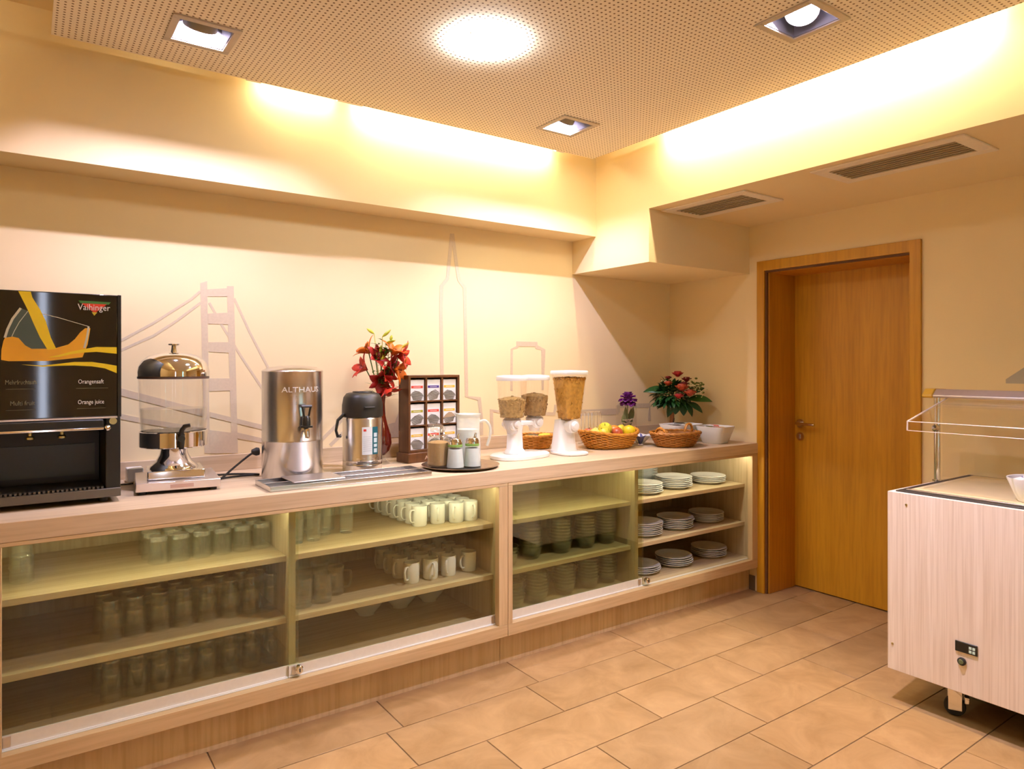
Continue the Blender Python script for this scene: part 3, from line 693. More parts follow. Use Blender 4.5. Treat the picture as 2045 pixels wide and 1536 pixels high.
for i, (px, pz, c) in enumerate(heads):
    e = S(px, pz); stems.tube([(0, 0, .28), (e.x * .3, e.y * .3, .36), tuple(e)], .0028, 6)
stems.build('stems', GST, t)
LM = {'o': mat('lily_orange', (.72, .16, .01), .45, var=.35, bscale=40), 'r': mat('lily_red', (.60, .035, .015), .45, var=.35, bscale=40), 'd': mat('lily_dark', (.36, .012, .008), .5, var=.3)}
LD = [(-.9, -.45, .5), (-.75, -.5, .15), (-.15, -.95, .1), (-.1, -.5, .7), (.85, -.4, .0), (.45, -.7, -.25), (-.6, -.75, -.1), (.25, -.4, -.9), (-.5, -.8, .2), (.3, -.9, .1)]
for i, (px, pz, c) in enumerate(heads):
    ax = Vector(LD[i]); ax = Vector((ax.x * .817 - ax.y * -.576 * -1, ax.x * -.576 + ax.y * .817, ax.z)).normalized()
    u = ax.orthogonal().normalized(); w = ax.cross(u); p = MB(); sz = .098 if c != 'd' else .09
    for k in range(6):
        a = 2 * PI * k / 6 + i; o_ = u * math.cos(a) + w * math.sin(a)
        p.leaf(S(px, pz) - ax * .01, ax * .75 + o_ * .62, ax - o_ * .6, sz * (1 if k % 2 else .88), .044 if k % 2 else .034, .5, .22, 6, .8, .5)
    b_ = p.build('lily_bloom', LM[c], t, 'orange lily bloom' if c == 'o' else 'red lily bloom', solid=.0012)
    q = MB()
    for k in range(5):
        a = 2 * PI * k / 5; o_ = u * math.cos(a) + w * math.sin(a)
        q.tube([tuple(S(px, pz)), tuple(S(px, pz) + ax * .03 + o_ * .008)], .0009, 5).ball(.0026, S(px, pz) + ax * .031 + o_ * .008, 6, 4)
    q.build('stamens', mat('anther', (.10, .03, .01), .6), b_)
for i, (px, pz, dx, dz_, ln) in enumerate(((-.035, .635, -.7, .5, .045), (.005, .62, .6, .5, .055), (.022, .59, .9, .25, .05), (.10, .565, .75, .55, .045), (-.005, .54, .1, .9, .04), (.0, .50, .3, .8, .035), (.045, .60, .2, .9, .03))):
    d_ = S(dx, dz_).normalized(); p0_ = S(px, pz); b_ = MB()
    ax_ = [p0_ + d_ * ln * k / 6 for k in range(7)]
    b_.tube([tuple(a_) for a_ in ax_], [.0015, .005, .0075, .008, .007, .0045, .001], 8).tube([(0, 0, .33), tuple(S(px * .5, pz * .75)), tuple(p0_)], .0016, 5)
    b_.build('lily_bud', GBUD, t)
lf = MB()
for k in range(64):
    z = random.uniform(.34, .60); px = random.uniform(-.03, .045); a = random.uniform(0, 2 * PI)
    lf.leaf(S(px, z), (math.cos(a), math.sin(a), random.uniform(-.1, .7)), (0, 0, 1), random.uniform(.04, .065), .017, .4, .2, 4)
for px, z, a in ((-.03, .385, -1), (.035, .365, 1), (.0, .36, -.4), (.02, .40, .6), (-.02, .41, -.7)):
    lf.leaf(S(px * .3, z - .05), S(a, .5), (0, 0, 1), .085, .018, .35, .2, 5)
lf.build('leaves', GLF, t, kind='stuff')

# ------------------------------------------------------------------ tea box with nine sachet stacks
TA = 8
t = thing('tea_box', 'dark brown wooden tea box with nine open compartments beside the red vase', 'tea box', (1.539, 3.061, CT), TA)
TW = wood('tea_wood', (.10, .036, .009), (.15, .06, .017), 'z', 12, .06, .4)
W, H0, H1, D = .32, .055, .431, .085
MB().box(-.012, -.016, 0, W + .012, D + .004, .048).build('plinth', TW, t, bevel=.002)
MB().box(-.001, D - .006, .0485, W + .001, D, H1).build('back_board', TW, t)
for x0, x1 in ((0, .012), (W - .012, W)): MB().box(x0, 0, .0485, x1, D - .0065, H1).build('side_board', TW, t, bevel=.001)
MB().box(.0125, 0, H1 - .012, W - .0125, D - .0065, H1).build('top_board', TW, t, bevel=.001)
MB().box(.0125, 0, .0485, W - .0125, D - .0065, .062).build('bottom_board', TW, t, bevel=.001)
cx = [.0125, .112, .117, .2075 + .003, .2155, W - .0125]; rows = [(.0622, .177), (.184, .297), (.304, H1 - .0125)]
for x in (.109, .2095): MB().box(x - .005, .002, .0625, x + .005, D - .0068, H1 - .0125).build('upright_divider', TW, t)
for z in (.1805, .3005):
    for a, b in ((.0127, .1038), (.1142, .2043), (.2147, W - .0127)): MB().box(a, .002, z - .003, b, D - .0068, z + .003).build('cross_divider', TW, t)
text('ALTHAUS', .026, 'lettering', mat('tea_print', (.55, .38, .25), .5), t, T((.085, -.0164, .013)) @ UPRIGHT, width=.15)
COLS = [['red', 'blue', 'yellow'], ['olive', 'red', 'yellow'], ['yellow', 'red', 'yellow']]
BAR = {'red': (.75, .06, .03), 'blue': (.06, .03, .25), 'yellow': (.80, .50, .04), 'olive': (.42, .38, .03)}
spans = [(.0145, .102), (.116, .2025), (.2165, W - .0145)]
INK = mat('ink', (.10, .085, .06), .6); INKB = mat('ink_brown', (.42, .30, .19), .6)
Mt = T((1.539, 3.061, CT)) @ RotZ(TA)
rowname = ['top', 'middle', 'bottom']; colname = ['vase-side column', 'centre column', 'jug-side column']
for ri in range(3):
    for ci in range(3):
        a, b = spans[ci]; zl, zh = rows[2 - ri]; zh -= .010; w = b - a; c = COLS[ri][ci]
        k = thing('tea_sachets', 'white tea sachets with %s bar, %s row, %s of the tea box' % (c, rowname[ri], colname[ci]), 'tea', Mt @ Vector((a + w / 2, .03, zl)), TA, 'tea sachets in the box')
        n = 5
        h = zh - zl
        for q in range(n):
            MB().box(-w / 2 + .001, -.018 + q * .009, .0003, w / 2 - .001, -.011 + q * .009, h - .004 * (q % 2)).build('sachet', PAPER, k)
        y = -.0183
        MB().box(-w * .4, y - .0004, h * .60, w * .4, y, h * .715).build('colour_bar', mat('bar_' + c, BAR[c], .5), k)
        MB().box(-w * .25, y - .0007, h * .645, w * .25, y - .0005, h * .665).build('bar_text', PAPER, k)
        brown = (ri, ci) == (1, 2)
        pk = MB()
        pw = w * .47
        rs = MB()
        for s_ in range(11):     # striped heap of leaves: dark bands in a cup shape
            u = s_ / 11; z = h * (.02 + .46 * u)
            hw = pw * (.62 + .55 * u) if u < .42 else pw * max(0, math.cos((u - .38) / .66 * PI / 2)) ** .75
            sk = .010 if (ri + ci) % 2 else -.006
            rs.add([(-hw, y - .0004, z - sk * .4), (hw, y - .0004, z + sk * .6), (hw * .97, y - .0004, z + sk * .6 + h * .027), (-hw * .97, y - .0004, z - sk * .4 + h * .027)], [(0, 1, 2, 3)])
        if brown: MB().prism([(-pw, h * .25), (pw * .95, h * .32), (pw * .75, h * .42), (pw * .3, h * .53), (-pw * .1, h * .54), (-pw * .6, h * .42)], y - .0008, y - .0005).build('picture_heap', INKB, k, smooth=False)
        rs.build('picture_stripes', INK, k, smooth=False)

# ------------------------------------------------------------------ tray with jar, shakers, jug
t = tag(MB().lathe([(0, .002), (.148, .002), (.16, .005), (.178, .013), (.184, .015), (.184, .013), (.176, .008), (.16, .0), (0, .0)], 64).build('serving_tray', mat('tray_steel', (.50, .42, .36), .2, 1)), 'round steel serving tray holding jar, shakers and jug', 'tray'); t.location = (1.685, 2.81, CT)
t.scale = (1.0, 1.0, 1)
TZ = CT + .0022
t = thing('sugar_jar', 'clip-top glass jar of brown sugar with its lid open, on the round tray', 'jar', (1.594, 2.86, TZ), 20)
MB().lathe([(0, .001), (.043, .001), (.047, .006), (.048, .115), (.045, .132), (.039, .140), (.041, .152)], 28, sq=(3, 1, 1)).build('jar_glass', CLEAR, t)
MB().lathe([(0, .006), (.040, .006), (.045, .012), (.045, .115), (.03, .122), (0, .121)], 28, sq=(3, 1, 1)).build('brown_sugar', mat('brown_sugar', (.46, .27, .09), .8, bump=.3, bscale=400), t)
MB().tube(arc((0, 0, .145), .041, 0, 360, 24, 'xy')[:-1], .002, 6, True).build('wire_clip', CHROME, t)
MB().lathe([(0, .0), (.036, .0), (.042, .006), (.042, .012), (.03, .02), (0, .022)], 26, T((-.002, .012, .176)) @ RotX(24) @ RotY(-10)).build('jar_lid', CLEAR, t)
MB().tube([(.042, 0, .145), (.052, .01, .16), (.045, .02, .185)], .0018, 6).tube([(-.042, 0, .145), (-.052, .01, .16), (-.045, .02, .185)], .0018, 6).build('bail_wire', CHROME, t)
SUG = mat('white_sugar', (.80, .83, .76), .8, bump=.2, bscale=500)
def shaker(loc, lab):
    t = thing('sugar_shaker', lab, 'shaker', loc, 20, 'sugar shakers on the round tray')
    MB().lathe([(0, .001), (.042, .001), (.043, .006), (.034, .095), (.031, .105)], 24).build('shaker_glass', CLEAR, t)
    MB().lathe([(0, .004), (.040, .004), (.033, .088), (0, .09)], 24).build('sugar', SUG, t)
    MB().lathe([(.033, .098), (.0345, .106), (.0335, .11)], 24).build('collar', mat('green_collar', (.25, .42, .09), .35), t)
    MB().lathe([(.0335, .109), (.033, .123), (.026, .135), (.01, .141), (0, .142)], 24).build('chrome_cap', CHROME, t)
    MB().tube([(.012, -.006, .128), (.014, -.008, .15), (.016, -.01, .158)], [.008, .006, .005], 10).build('spout', CHROME, t)
shaker((1.644, 2.79, TZ), 'glass sugar shaker with chrome cap, close against the brown sugar jar')
shaker((1.732, 2.782, TZ), 'glass sugar shaker with chrome cap, in front of the frosted jug')
t = thing('frosted_jug', 'tall pale frosted jug with handle at the back of the round tray', 'jug', (1.782, 2.90, TZ), -20)
MB().lathe([(0, .001), (.058, .001), (.062, .006), (.060, .10), (.056, .175), (.058, .225), (.063, .24), (.0605, .238), (.0545, .222)], 36).build('jug_body', FROST, t)
MB().lathe([(0, .006), (.058, .006), (.0565, .10), (.054, .165), (0, .165)], 30).build('milk', mat('pale_milk', (.84, .87, .74), .5), t)
MB().tube(spl([(.056, 0, .20), (.085, 0, .205), (.108, 0, .18), (.112, 0, .14), (.10, 0, .095), (.095, 0, .08)]), .007, 10).build('jug_handle', FROST, t)
MB().leaf((-.045, 0, .225), (-.8, 0, .5), (0, 0, 1), .035, .045, -.2, .5, 4).build('jug_lip', FROST, t, solid=.002)

# ------------------------------------------------------------------ cereal dispensers
FLK1 = mat('muesli_flakes', (.50, .34, .13), .75, var=.45, bscale=70, bump=.6)
FLK2 = mat('dark_muesli', (.38, .245, .10), .75, var=.5, bscale=70, bump=.6)
FLK3 = mat('corn_flakes', (.60, .33, .06), .7, var=.4, bscale=60, bump=.6)
def flakes(prof, n, size, m, parent, sq=None, M=None):
    b_ = MB()
    for _ in range(n):
        i = random.randrange(len(prof) - 1); (ra, za), (rb, zb) = prof[i], prof[i + 1]; u = random.random()
        r_, z_ = ra + (rb - ra) * u, za + (zb - za) * u; a = random.uniform(0, 2 * PI); c, q = math.cos(a), math.sin(a)
        if sq: m_ = (abs(c) ** sq[0] + abs(q) ** sq[0]) ** (-1 / sq[0]); x, y = r_ * c * m_ * sq[1], r_ * q * m_ * sq[2]
        else: x, y = r_ * c, r_ * q
        E_ = Euler((random.uniform(-.9, .9), random.uniform(-.9, .9), random.uniform(0, 6))).to_matrix().to_4x4()
        Rr = RotZ(math.degrees(a)) @ RotY(90) if i < len(prof) - 2 else Matrix()
        s_ = size * random.uniform(.6, 1.2)
        b_.add([(-s_, -s_ * .6, s_ * .2), (s_ * .8, -s_ * .7, 0), (s_, s_ * .6, s_ * .25), (-s_ * .7, s_ * .7, 0), (0, 0, -s_ * .15)], [(0, 1, 4), (1, 2, 4), (2, 3, 4), (3, 0, 4)], T((x, y, z_)) @ Rr @ E_)
    o = b_.build('cereal_flakes', m, parent, kind='stuff', smooth=False)
    return o
CAN = glass('canister', (.985, .97, .955), .03, .35, 2.5, .03)
t = thing('cereal_dispenser', 'white twin cereal dispenser with two round canisters of muesli', 'cereal dispenser', (2.115, 2.925, CT), 10)
MB().lathe([(0, 0), (.17, 0), (.175, .004), (.175, .018), (.165, .024), (0, .026)], 40, sq=(2.6, 1.0, .62)).build('base', WPLASTIC, t)
MB().lathe([(.055, .026), (.05, .04), (.042, .05), (.038, .14), (.045, .175), (0, .18)], 24, T((-.04, 0, 0)), sq=(3.2, 1, .8)).build('column', WPLASTIC, t)
MB().box(-.11, -.02, .165, .15, .03, .19).build('cross_bar', WPLASTIC, t, bevel=.008)
for i, (x, y, fl, top) in enumerate(((-.075, -.015, FLK1, .305), (.115, .005, FLK2, .318))):
    Mc = T((x, y, 0))
    MB().lathe([(.028, .175), (.045, .205), (.062, .215), (.072, .29), (.077, .37), (.0775, .402)], 36, Mc).build('canister', CAN, t)
    MB().lathe([(.0, .402), (.081, .402), (.082, .408), (.082, .420), (.079, .426), (.04, .430), (0, .431)], 36, Mc).build('lid', WPLASTIC, t)
    pr_ = [(.035, .217), (.059, .217), (.0685, .285), (.0705, top)]
    c = MB().lathe([(0, .21), *pr_, (.04, top + .012), (0, top + .016)], 30, Mc).build('cereal', fl, t)
    f_ = flakes([*[(a_ * .98, b_) for a_, b_ in pr_], (0, top + .014)], 520, .0065, fl, c); f_.data.transform(Mc)
    w_ = MB().lathe([(0, -.034), (.034, -.034), (.038, -.02), (.038, .02), (.034, .034), (0, .034)], 24, Mc @ T((0, -.0, .182)) @ RotX(90)).build('dispensing_wheel', WPLASTIC, t)
    MB().lathe([(0, 0), (.018, 0), (.021, .006), (.014, .018), (0, .02)], 18, Mc @ T((0, -.034, .182)) @ RotX(90)).build('turning_knob', WPLASTIC, w_)
    MB().lathe([(.040, .208), (.048, .2), (.044, .175), (.03, .15), (.026, .13)], 24, Mc).build('outlet', glass('milky_outlet', (.95, .93, .91), .05, .3, 2, .2, dens=.4, dcol=(.9, .86, .83)), t)
t = thing('cereal_dispenser', 'white single cereal dispenser with a tall square canister of corn flakes', 'cereal dispenser', (2.415, 2.885, CT), 0)
sq = (7, 1, .9)
MB().lathe([(0, 0), (.085, 0), (.09, .004), (.09, .012), (.082, .016), (0, .017)], 36, sq=(2.6, 1, 1.15)).build('base', WPLASTIC, t)
MB().lathe([(.07, .017), (.064, .03), (.05, .15), (.046, .185), (0, .186)], 28, T((-.01, .035, 0)), sq=(4, 1, .75)).build('stand', WPLASTIC, t)
MB().lathe([(.050, .19), (.054, .20), (.078, .42), (.079, .432)], 40, sq=sq, ph=PI / 40).build('canister', CAN, t)
MB().lathe([(0, .432), (.084, .432), (.085, .437), (.085, .446), (.081, .452), (0, .455)], 40, sq=sq, ph=PI / 40).build('lid', WPLASTIC, t)
pr_ = [(.03, .197), (.049, .197), (.0715, .405), (.071, .41)]
c = MB().lathe([(0, .196), *pr_, (0, .416)], 36, sq=sq).build('cereal', FLK3, t)
flakes([*[(a_ * .975, b_) for a_, b_ in pr_], (0, .414)], 750, .0085, FLK3, c, sq)
w_ = MB().lathe([(0, -.03), (.036, -.03), (.040, -.016), (.040, .016), (.036, .03), (0, .03)], 24, T((0, -.012, .155)) @ RotX(90)).build('dispensing_wheel', WPLASTIC, t)
MB().lathe([(0, 0), (.022, 0), (.026, .006), (.016, .02), (0, .022)], 18, T((0, -.042, .155)) @ RotX(90)).build('turning_knob', WPLASTIC, w_)
MB().lathe([(.03, .11), (.028, .06)], 16, T((0, -.02, 0))).build('outlet', CAN, t)

# ------------------------------------------------------------------ wicker baskets
WICK = mat('wicker', (.60, .26, .035), .42, var=.35, bscale=45); WICKL = mat('pale_wicker', (.58, .33, .10), .45, var=.3, bscale=45)
def basket(name, label, loc, rx, ry, h, base_k, rz=0, m=WICK, rows=10, stakes=26, dip=0, group=None):
    t = thing(name, label, 'basket', loc, rz, group)
    def rad(u): return base_k + (1 - base_k) * (u ** .75)
    MB().lathe([(0, .002), (base_k * .97, .002), (base_k * .98, .008), *[(rad(u) * .955, .008 + (h - .012) * u) for u in (.25, .5, .75, 1)], *[(rad(u) * .925, .008 + (h - .012) * u) for u in (1, .75, .5, .25)], (base_k * .9, .012), (0, .012)], 48, Matrix.Diagonal((rx, ry, 1, 1))).build('basket_shell', mat('wicker_inner', (.33, .13, .02), .6, var=.3, bscale=60), t)
    b_ = MB(); n = stakes * 4; th = h / rows * .5
    for k in range(rows):
        u = (k + .5) / rows; z = .004 + (h - .008) * u
        P_ = []
        for j in range(n):
            a = 2 * PI * j / n; wv = 1 + .035 * math.sin(stakes / 2 * a * 2 / 2 + k * PI)
            dz_ = dip * u * (abs(math.cos(a)) ** 2 - .5)
            P_.append((rx * rad(u) * wv * math.cos(a), ry * rad(u) * wv * math.sin(a), z + dz_))
        b_.tube(P_, th, 5, True)
    b_.build('weave', m, t, kind='stuff')
    s_ = MB()
    for j in range(stakes):
        a = 2 * PI * j / stakes
        s_.tube([(rx * rad(u) * 1.0 * math.cos(a), ry * rad(u) * 1.0 * math.sin(a), .003 + (h - .003) * u) for u in (0, .33, .66, 1)], th * 1.1, 5)
    s_.build('stakes', m, t, kind='stuff')
    for s in (0, 1):
        P_ = []
        for j in range(96):
            a = 2 * PI * j / 96; q = math.sin(14 * a + s * PI)
            P_.append(((rx + .004 * q) * math.cos(a), (ry + .004 * q) * math.sin(a), h + .003 * math.cos(14 * a + s * PI) + dip * (abs(math.cos(a)) ** 2 - .5)))
        MB().tube(P_, .006, 6, True).build('braided_rim', m, t)
    return t
def loop_handle(t, c, wdt, hgt, m=WICK, rz=0):
    h = MB()
    for s in (0, 1, 2):
        P_ = []
        for j in range(25):
            u = j / 24; a = PI * u; q = 6 * PI * u + s * 2 * PI / 3
            P_.append((-wdt * math.cos(a) + .004 * math.cos(q) * math.cos(a), .005 * math.sin(q), hgt * math.sin(a) + .004 * math.cos(q)))
        h.tube(P_, .0045, 6, M=T(c) @ RotZ(rz))
    h.build('loop_handle', m, t)
FB = basket('fruit_basket', 'large oval wicker basket full of apples, right of the cereal dispensers', (2.80, 2.985, CT), .195, .15, .095, .72, 4, WICK, 12, 30, .022)
BB = basket('bread_basket', 'smaller oval wicker basket with looped handles next to the white bowl', (3.165, 2.80, CT), .160, .125, .082, .70, -6, mat('brown_wicker', (.44, .18, .03), .45, var=.35, bscale=45), 10, 26)
loop_handle(BB, (.115, .01, .083), .038, .045, rz=12); loop_handle(BB, (-.125, -.01, .083), .034, .028, rz=95)
SB = basket('small_basket', 'small low wicker basket half hidden behind the twin cereal dispenser', (2.42, 3.20, CT), .115, .09, .075, .74, 0, WICK, 8, 20)
PKT = [mat('packet_' + n, c, .35, var=.1) for n, c in (('white', (.85, .83, .80)), ('blue', (.18, .20, .5)), ('gold', (.62, .42, .08)), ('pink', (.65, .16, .14)), ('dark', (.06, .035, .015)), ('lime', (.55, .62, .05)))]
def packet(loc, rz, m, label, group, r=.022, foil=None):
    t = thing('portion_pack', label, 'food packet', loc, rz, group)
    MB().lathe([(0, 0), (r * .75, 0), (r * .92, r * .55), (r * .95, r * .6), (0, r * .6)], 14, RotX(random.uniform(-18, 18)), sq=(3.5, 1.2, .9)).build('tub', PKT[0] if foil else m, t)
    MB().lathe([(0, r * .61), (r * 1.08, r * .60), (r * 1.08, r * .66), (0, r * .67)], 14, RotX(random.uniform(-18, 18)), sq=(3.5, 1.2, .9)).build('foil_lid', foil or m, t)
for x, y, m, lab in ((-.05, -.02, PKT[2], 'gold'), (0, .02, PKT[4], 'dark'), (.055, -.02, PKT[5], 'lime')):
    packet((2.42 + x, 3.20 + y, CT + .058), random.uniform(0, 90), m, '%s portion pack in the small basket behind the twin dispenser' % lab, 'packs in the small basket', .03)
# fruit
FRU = {'yellow-green': mat('apple_green', (.66, .60, .05), .35, var=.22, bscale=30), 'pale yellow': mat('apple_pale', (.80, .66, .16), .35, var=.2, bscale=30), 'red': mat('apple_red', (.52, .10, .035), .3, var=.5, bscale=28), 'orange-red': mat('apple_orange', (.68, .27, .04), .3, var=.4, bscale=28), 'bright yellow': mat('apple_yellow', (.80, .62, .02), .35, var=.15, bscale=30)}
def apple(loc, r, c, label, tilt=(0, 0)):
    t = thing('apple', label, 'apple', loc, random.uniform(0, 360), 'apples in the fruit basket')
    M = T((0, 0, 0)) @ RotX(tilt[0]) @ RotY(tilt[1])
    MB().lathe([(0, .10 * r), (.25 * r, .0), (.55 * r, .06 * r), (.86 * r, .5 * r), (r, 1.02 * r), (.90 * r, 1.5 * r), (.6 * r, 1.78 * r), (.25 * r, 1.72 * r), (0, 1.58 * r)], 22, M).build('flesh', FRU[c], t)
    MB().tube([(0, 0, 1.58 * r), (.05 * r, 0, 1.95 * r)], .0022, 5, M=M).build('stem', mat('apple_stem', (.12, .07, .02), .7), t)
bx, by = 2.80, 2.985
for dx, dy, dz_, r_, c, lab, tl in ((-.135, -.02, .062, .036, 'pale yellow', 'pale yellow apple at the dispenser end of the fruit basket', (20, -20)), (-.07, -.055, .066, .037, 'yellow-green', 'smaller yellow-green apple at the front of the fruit basket', (25, 0)),
        (-.03, .0, .082, .042, 'yellow-green', 'largest yellow-green apple heaped highest in the fruit basket', (-15, 20)), (.03, -.05, .062, .036, 'red', 'dark red apple at the front of the fruit basket', (20, 20)),
        (.06, .015, .07, .036, 'orange-red', 'orange-red apple behind the dark red one in the fruit basket', (-10, -20)), (.12, -.035, .07, .037, 'bright yellow', 'bright yellow apple at the front, bread-basket end of the fruit basket', (10, 30)),
        (.14, .03, .074, .034, 'yellow-green', 'yellow-green apple farthest towards the bread basket', (0, -25)), (-.10, .06, .06, .035, 'red', 'red apple at the back of the fruit basket near the wire rack', (0, 0)), (.0, .085, .06, .035, 'pale yellow', 'pale yellow apple at the back middle of the fruit basket', (0, 10)), (-.01, -.10, .03, .03, 'orange-red', 'orange-red apple low down by the front rim', (0, 0))):
    apple((bx + dx, by + dy, CT + dz_ - .012), r_, c, lab, tl)
# bread rolls
CRUST = mat('crust', (.40, .17, .035), .6, var=.4, bscale=50, bump=.5)
def roll(loc, rz, lab):
    t = thing('bread_roll', lab, 'bread', loc, rz, 'bread in the small basket')
    MB().ball(.036, (0, 0, .026), 18, 10, (1.25, 1, .75)).build('loaf', CRUST, t)
    MB().leaf((-.035, 0, .052), (1, 0, .05), (0, 0, 1), .07, .010, .3, .3, 5).build('cut', mat('crumb', (.62, .40, .17), .8), t, solid=.001)
roll((3.06, 2.80, CT + .052), 20, 'brown bread roll at the fruit-basket end of the bread basket')
roll((3.14, 2.835, CT + .03), 70, 'brown bread roll lying lower in the middle of the bread basket')
roll((3.225, 2.80, CT + .022), 120, 'brown bread roll by the handle at the bowl end of the bread basket')

# wire rack behind the fruit basket
t = thing('wire_rack', 'chrome wire toast rack standing behind the fruit basket', 'rack', (2.86, 3.20, CT), 10)
for k in range(4):
    x = -.06 + k * .035; MB().tube([(x, -.035, .004), (x, -.035, .18), (x, -.03, .195), (x, .03, .195), (x, .035, .18), (x, .035, .004)], .0022, 6).build('wire_loop', CHROME, t)
MB().tube([(-.09, -.035, .004), (.075, -.035, .004)], .0025, 6).tube([(-.09, .035, .004), (.075, .035, .004)], .0025, 6).build('base_wire', CHROME, t)
# purple flower in square glass vase
t = thing('flower_vase', 'square glass vase with one purple flower, in front of the skyline painting', 'vase', (3.155, 3.20, CT), 8)
MB().box(-.058, -.04, .0, .058, .04, .006).box(-.058, -.04, .006, -.055, .04, .225).box(.055, -.04, .006, .058, .04, .225).box(-.055, -.04, .006, .055, -.037, .225).box(-.055, .037, .006, .055, .04, .225).build('glass_vase', ACRYL, t)
PUR = mat('purple_petal', (.16, .012, .19), .5, var=.4, bscale=60)
b_ = MB(); c0 = Vector((-.01, -.02, .25))
b_.ball(.03, c0 + Vector((0, 0, .012)), 10, 6)
for ring, (n, ln, up) in enumerate(((9, .058, -.35), (10, .062, .1), (9, .058, .6), (7, .052, 1.2), (5, .042, 2.6))):
    for k in range(n):
        a = 2 * PI * k / n + ring; b_.leaf(c0 + Vector((0, 0, ring * .006)), (math.cos(a), math.sin(a), up), (-math.cos(a) * .5, -math.sin(a) * .5, 1), ln * random.uniform(.85, 1.15), .052, .45, .45, 5, .4, .65)
b_.build('bloom', PUR, t, solid=.001)
b_ = MB()
for dx, dy, h, a, l_ in ((.0, .0, .10, 1.1, .12), (.02, -.01, .08, .6, .13), (.015, .01, .09, 2.2, .10), (-.02, 0, .09, -2.4, .09), (.03, -.01, .11, .2, .11)):
    b_.leaf((dx, dy, h), (math.cos(a) * .45, math.sin(a) * .3, 1), (-math.cos(a), -math.sin(a), .3), l_, .036, -.2, .3, 6)
b_.tube([(0, 0, .01), (-.004, -.01, .12), (-.01, -.02, .255)], .003, 6)
b_.build('leaves', mat('dusty_green', (.12, .17, .05), .55, var=.3), t, solid=.0008)
b_ = MB()
for k in range(14):
    a = 2 * PI * k / 7 + (.4 if k > 6 else 0); b_.leaf((-.005 + .005 * math.cos(a), -.015, .095 + (.02 if k > 6 else 0)), (math.cos(a), math.sin(a) * .6, .7), (0, 0, 1), .05, .026, .5, .3, 4)
b_.build('white_blossom', mat('cream_petal', (.80, .68, .52), .6), t, solid=.001)

# corner bouquet
t = thing('bouquet_vase', 'glass vase with a wide bouquet of red roses and green leaves in the corner', 'bouquet', (3.475, 3.10, CT), 0)
MB().lathe([(0, .0), (.042, .0), (.044, .006), (.036, .05), (.040, .14), (.055, .21)], 28).build('glass_vase', CLEAR, t)
b_ = MB()
for k in range(9):
    a = 2 * PI * k / 9; b_.tube([(.02 * math.cos(a), .02 * math.sin(a), .01), (.012 * math.cos(a + 2), .012 * math.sin(a + 2), .13), (.05 * math.cos(a), .05 * math.sin(a), .25)], .003, 6)
b_.build('stems', mat('dark_stem', (.025, .06, .015), .5), t)
MB().tube([(-.045, -.02, .002), (-.022, -.03, .26)], [.014, .012], 10).build('wooden_stick', mat('red_brown_bark', (.22, .07, .012), .7), t)
DG = mat('deep_leaf', (.018, .085, .018), .4, var=.35, bscale=30); MG = mat('mid_leaf', (.045, .16, .02), .4, var=.35, bscale=30)
for i, (px, pz, dx, dz_, ln, w_) in enumerate(((-.05, .31, -1, .12, .18, .075), (.06, .26, 1, .05, .16, .07), (-.03, .27, -.7, -.35, .13, .06), (.02, .25, .15, -.9, .10, .06), (-.02, .26, -.4, -.8, .13, .05), (.06, .24, .8, -.45, .12, .055), (.04, .25, .5, -.8, .12, .05), (0, .25, -.15, .1, .07, .06), (.09, .30, .8, .45, .09, .05), (-.08, .25, -.9, -.25, .1, .05), (-.02, .24, .0, -.3, .08, .06))):
    p_ = S(px, pz) + Vector((0, -.05, 0)); d_ = S(dx, dz_) + Vector((-.25, -.35, 0)) * (.6 if i % 2 else .2)
    MB().leaf(p_, d_, (-.35, -.5, .75), ln, w_, .35, .25, 8, .9, .42).build('leaf', MG if i in (1, 7) else DG, t, solid=.0008)
b_ = MB()
for k in range(330):
    a = random.uniform(0, 2 * PI); e = random.uniform(-.4, 1.2)
    d_ = Vector((math.cos(a) * math.cos(e), math.sin(a) * math.cos(e), math.sin(e))); ln = random.uniform(.10, .165)
    p_ = Vector((0, 0, .27)) + Vector((d_.x * .9, d_.y * .75, d_.z * .75)) * ln * .7
    b_.leaf(p_, d_ + Vector((0, 0, random.uniform(-.5, .2))), (0, 0, 1), random.uniform(.05, .085), .026, .4, .2, 4)
b_.build('foliage', DG, t, kind='stuff')
ROSE = [mat('rose_red', (.42, .02, .02), .5, var=.35, bscale=60), mat('rose_dark', (.16, .006, .008), .5, var=.35, bscale=60), mat('rose_orange', (.42, .06, .015), .5, var=.35, bscale=60)]
for px, pz, q, sz, c in ((.012, .425, -.06, .030, 0), (.062, .39, -.08, .026, 1), (-.065, .365, -.10, .024, 2), (.005, .34, -.15, .036, 2), (.055, .305, -.15, .034, 2), (-.015, .285, -.15, .026, 0), (-.045, .40, -.05, .018, 1), (.03, .36, -.12, .024, 1)):
    p_ = S(px, pz) + Vector((q * .35, q * .8, 0)); b_ = MB(); sz *= 1.3
    b_.ball(sz * .5, p_, 10, 6)
    for ring, (n, up, l_) in enumerate(((6, .35, 1.25), (5, .9, 1.1), (4, 1.8, .95))):
        for k in range(n):
            a = 2 * PI * k / n + ring * .7; b_.leaf(p_ - Vector((0, 0, sz * .4)), (math.cos(a), math.sin(a), up), (-math.cos(a), -math.sin(a), .6), sz * l_, sz * 1.1, -.5, .4, 5, .5, .6)
    b_.build('rose', ROSE[c], t, solid=.0008)
b_ = MB()
for cx_, cz_, q in ((-.085, .36, -.08), (-.06, .275, -.16), (.095, .30, -.13), (.02, .37, -.14), (-.075, .33, -.1), (.11, .335, -.08)):
    for k in range(16): b_.ball(.0045, S(cx_ + random.gauss(0, .014), cz_ + random.gauss(0, .016)) + Vector((0, q * .8 + random.gauss(0, .01), 0)), 6, 4)
